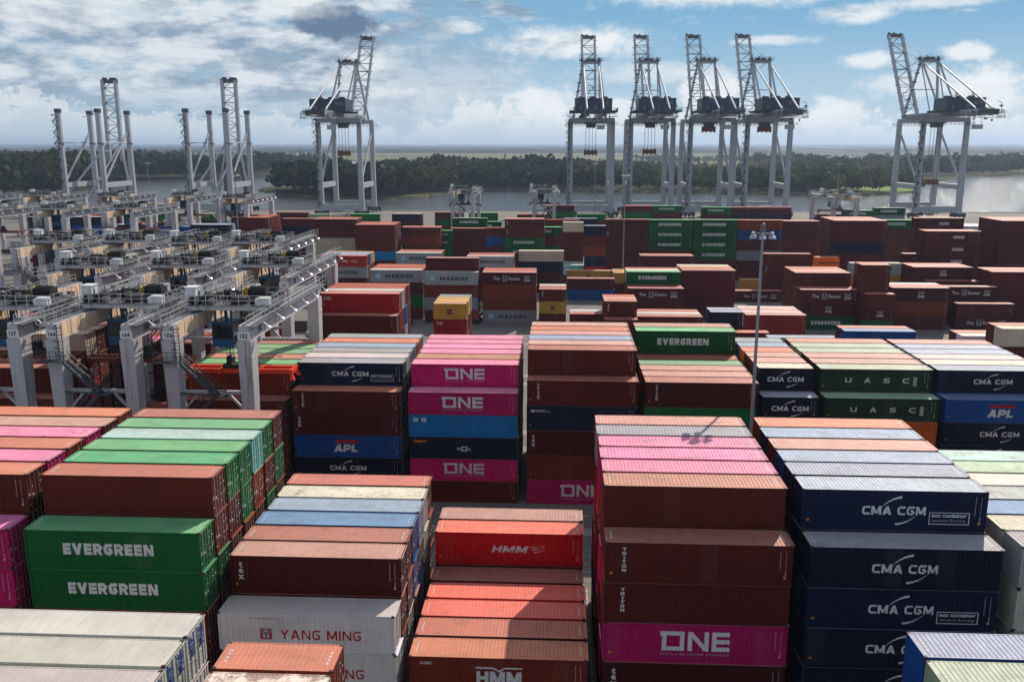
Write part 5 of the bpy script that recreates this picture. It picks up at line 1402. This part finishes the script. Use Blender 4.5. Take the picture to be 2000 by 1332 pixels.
# trees one can tell apart along the far bank
TREES = [(296, 850, 13, 9, 4, 'broad round yellow-green tree at the beach, largest on the bank'), (272, 838, 12, 5.5, 2, 'dark narrow tree beside the bright lawn'), (338, 868, 12, 8, 4, 'round tree behind the far right quay crane leg'),
         (248, 842, 11, 6, 1, 'bushy green tree left of the bright lawn'), (224, 836, 12, 7, 3, 'olive tree where the stone bank meets the sand'), (205, 838, 11, 7, 5, 'rust-tinted tree behind the fourth crane of the row'),
         (160, 850, 10, 7, 5, 'rust-tinted tree behind the third crane of the row'), (100, 868, 11, 7, 1, 'dark tree behind the second crane of the row'),
         (-140, 748, 20, 9, 0, 'tall dark tree right of the lone quay crane'), (-205, 772, 19, 9, 2, 'dark tree on the bank left of the lone quay crane'), (-262, 838, 17, 9, 2, 'dark tree at the mouth of the side creek'), (-88, 860, 17, 8, 6, 'grey-green tree where the wooded bank recedes')]
for (x, y, h, r, gi, lab) in TREES:
    root = empty('bank_tree', (x, y, -3.0)); rt = random.Random(int(x*7))
    t_ = MB(); t_.tube((0, 0, 0), (.2, .1, h*.4), .4, 8, .26)
    for k in range(5): a = k*1.26; t_.tube((.2, .1, h*.36), (math.cos(a)*r*.5, math.sin(a)*r*.5, h*.62), .18, 6, .07)
    t_.build('trunk', M['bark'], root)
    v_ = []; f_ = []; c_ = []; crown(v_, f_, c_, (0, 0, h*.55), r*.8, h*.78, 520, r*.12, tuple(min(1, q*(1.7 if gi > 2 else 1.3)) for q in GREENS[gi]), rt)
    link('crown', leaf_mesh('crown', v_, f_, c_), root)
    tag(root, lab, 'tree', 'trees along the far bank')

# ---------------------------------------------------------------- air
HAZE = 9.0e-5
mh = NT('haze_air'); o_ = mh.n['Material Output']; mh.n.remove(mh.bsdf)
pv = mh.new('ShaderNodeVolumePrincipled', Color=(.56, .74, 1.0, 1), Density=HAZE, Anisotropy=.35); mh.l.new(pv.outputs[0], o_.inputs['Volume'])
hz = MB(); hz.box(-29000, 29000, -400, 25000, -7.2, 125)
tag(hz.build('haze', mh.mat), 'thin pale haze in the air', None, None, 'stuff')

# ---------------------------------------------------------------- sky, sun, camera
SUN_AZ, SUN_EL = R(25.3), R(36.7)     # from +Y towards +X
w = bpy.data.worlds.new('World'); sc.world = w; w.use_nodes = True
class WN(NT):
    def __init__(s): s.t = w.node_tree; s.n = s.t.nodes; s.l = s.t.links
s = WN(); bg = s.n['Background']
sky = s.new('ShaderNodeTexSky', _sky_type='NISHITA', _sun_disc=False, _sun_elevation=SUN_EL, _sun_rotation=SUN_AZ, _air_density=1.0, _dust_density=.6, _ozone_density=1.6)
tc = s.new('ShaderNodeTexCoord'); sp_ = s.new('ShaderNodeSeparateXYZ', Vector=tc.outputs['Generated'])
el = s.math('MULTIPLY', s.math('ARCSINE', sp_.outputs[2]), 57.29578)
az = s.math('MULTIPLY', s.math('ARCTAN2', sp_.outputs[0], sp_.outputs[1]), 57.29578)
def cxyz(a, b, c=0.0):
    n = s.n.new('ShaderNodeCombineXYZ'); s.set(n.inputs[0], a); s.set(n.inputs[1], b); s.set(n.inputs[2], c); return n.outputs[0]
left = s.ramp(az, 4.0, -14.0)                         # overcast towards the left
def sm(x, a, b): return s.ramp(x, a, b)
# tuned blue
blue = s.mix(sm(el, -1, 9), SKYLOW, SKYHIGH)
blue = s.mix(s.math('MULTIPLY', left, .55), blue, SKYGREY)
# high flat sheets: noise stretched sideways
sheet_n = s.noise(cxyz(s.math('MULTIPLY', az, .16), s.math('MULTIPLY', el, .62), 3.1), 1.0, 7, .6)
sheet_n2 = s.noise(cxyz(s.math('MULTIPLY', az, .35), s.math('MULTIPLY', el, 1.1), 8.3), 1.0, 7, .62)
thr = s.math('SUBTRACT', .56, s.math('MULTIPLY', left, .20))
sheet = s.ramp(s.math('ADD', s.math('MULTIPLY', sheet_n, .55), s.math('MULTIPLY', sheet_n2, .45)), thr, s.math('ADD', thr, .14))
sheet = s.math('MULTIPLY', sheet, sm(el, 1.0, 3.6))
tone_n = s.noise(cxyz(s.math('MULTIPLY', az, .28), s.math('MULTIPLY', el, .9), 1.2), 1.0, 6, .6)
# heaped clouds near the horizon: billowing noise against a height limit
bn = s.noise(cxyz(s.math('MULTIPLY', az, .7), s.math('MULTIPLY', el, .95), 5.5), 1.0, 10, .66)
tops = s.noise(cxyz(s.math('MULTIPLY', az, .17), 2.0, 6.6), 1.0, 3, .5)
lim = s.math('ADD', s.math('MULTIPLY', tops, 5.6), -1.0)
cum = s.ramp(s.math('SUBTRACT', s.math('ADD', lim, s.math('MULTIPLY', s.math('SUBTRACT', bn, .5), 6.0)), el), -.05, .45)
cum = s.math('MULTIPLY', cum, .92)
edge = s.ramp(s.math('SUBTRACT', s.math('ADD', lim, s.math('MULTIPLY', s.math('SUBTRACT', bn, .5), 6.0)), el), 2.6, .1)
sn = s.noise(cxyz(s.math('MULTIPLY', az, .9), s.math('MULTIPLY', el, 1.2), 15.5), 1.0, 7, .6)
cumcol = s.mix(s.math('MULTIPLY', s.math('ADD', edge, sn), .62, True), CUMDARK, CUMLIGHT)
sheetcol2 = s.mix(s.ramp(tone_n, .25, .5), CUMDARK, CUMLIGHT)
sheetcol = s.mix(s.ramp(tone_n, .38, .62), SHEETDARK, SHEETLIGHT)
c = s.mix(s.math('MULTIPLY', sheet, .9), blue, sheetcol)
c = s.mix(s.math('MULTIPLY', cum, s.math('SUBTRACT', 1.0, s.math('MULTIPLY', left, .35))), c, cumcol)
# dark ragged cloud high on the left, bank of grey right of it
def blob(a0, e0, ra, re, seed, soft=.35):
    n = s.noise(cxyz(s.math('MULTIPLY', az, .8), s.math('MULTIPLY', el, 1.1), seed), 1.0, 7, .6)
    da = s.math('DIVIDE', s.math('SUBTRACT', az, a0), ra); de = s.math('DIVIDE', s.math('SUBTRACT', el, e0), re)
    d = s.math('SQRT', s.math('ADD', s.math('MULTIPLY', da, da), s.math('MULTIPLY', de, de)))
    return s.ramp(s.math('ADD', d, s.math('MULTIPLY', s.math('SUBTRACT', n, .5), 1.6)), 1.0+soft*.3, 1.0-soft)
for args, colr, amt in BLOBS: c = s.mix(s.math('MULTIPLY', blob(*args), amt), c, colr)
for (a0, e0, ra, re, sd_), amt, kind in PUFFS:
    c = s.mix(s.math('MULTIPLY', blob(a0, e0, ra, re, sd_, .5 if kind else .7), amt), c, cumcol if kind else sheetcol2)
# veil of light at the horizon
c = s.mix(s.math('MULTIPLY', s.ramp(el, 2.2, -.3), .62), c, HORIZON)
# the drawn clouds belong to the low sky; overhead the physical sky takes over with broken cloud
over = s.ramp(s.noise(tc.outputs['Generated'], 2.2, 5), .45, .62)
up = s.mix(s.math('MULTIPLY', over, .8), sky.outputs[0], (OVER, OVER*.97, OVER*.95, 1))
fin = s.mix(s.ramp(el, 9.5, 20.0), c, up)
s.set(bg.inputs['Color'], fin); bg.inputs['Strength'].default_value = SKYSTR
sun = bpy.data.lights.new('sun', 'SUN'); sun.energy = SUNSTR; sun.angle = R(.53); sun.color = (1.0, .88, .75)
so = bpy.data.objects.new('sun', sun); col.objects.link(so)
sd = Vector((math.sin(SUN_AZ)*math.cos(SUN_EL), math.cos(SUN_AZ)*math.cos(SUN_EL), math.sin(SUN_EL)))
so.rotation_euler = sd.to_track_quat('Z', 'Y').to_euler(); so.location = sd*300
cam = bpy.data.cameras.new('camera'); co = bpy.data.objects.new('camera', cam); col.objects.link(co)
cam.sensor_width = 36.0; cam.lens = FOC/2000*36.0; cam.clip_start = .5; cam.clip_end = 90000
co.location = (0, 0, CAMH); co.rotation_euler = (math.pi/2-PITCH, 0, YAW)
sc.camera = co
sc.view_settings.view_transform = 'Standard'; sc.view_settings.look = 'None'; sc.view_settings.exposure = EXPOSURE; sc.view_settings.gamma = 1.0
sc.cycles.use_denoising = True; sc.cycles.max_bounces = 6; sc.cycles.diffuse_bounces = 3; sc.cycles.glossy_bounces = 3; sc.cycles.volume_bounces = 0; sc.cycles.transparent_max_bounces = 6
sc.cycles.sample_clamp_indirect = 6.0; sc.cycles.volume_step_rate = 10; sc.cycles.caustics_reflective = False; sc.cycles.caustics_refractive = False
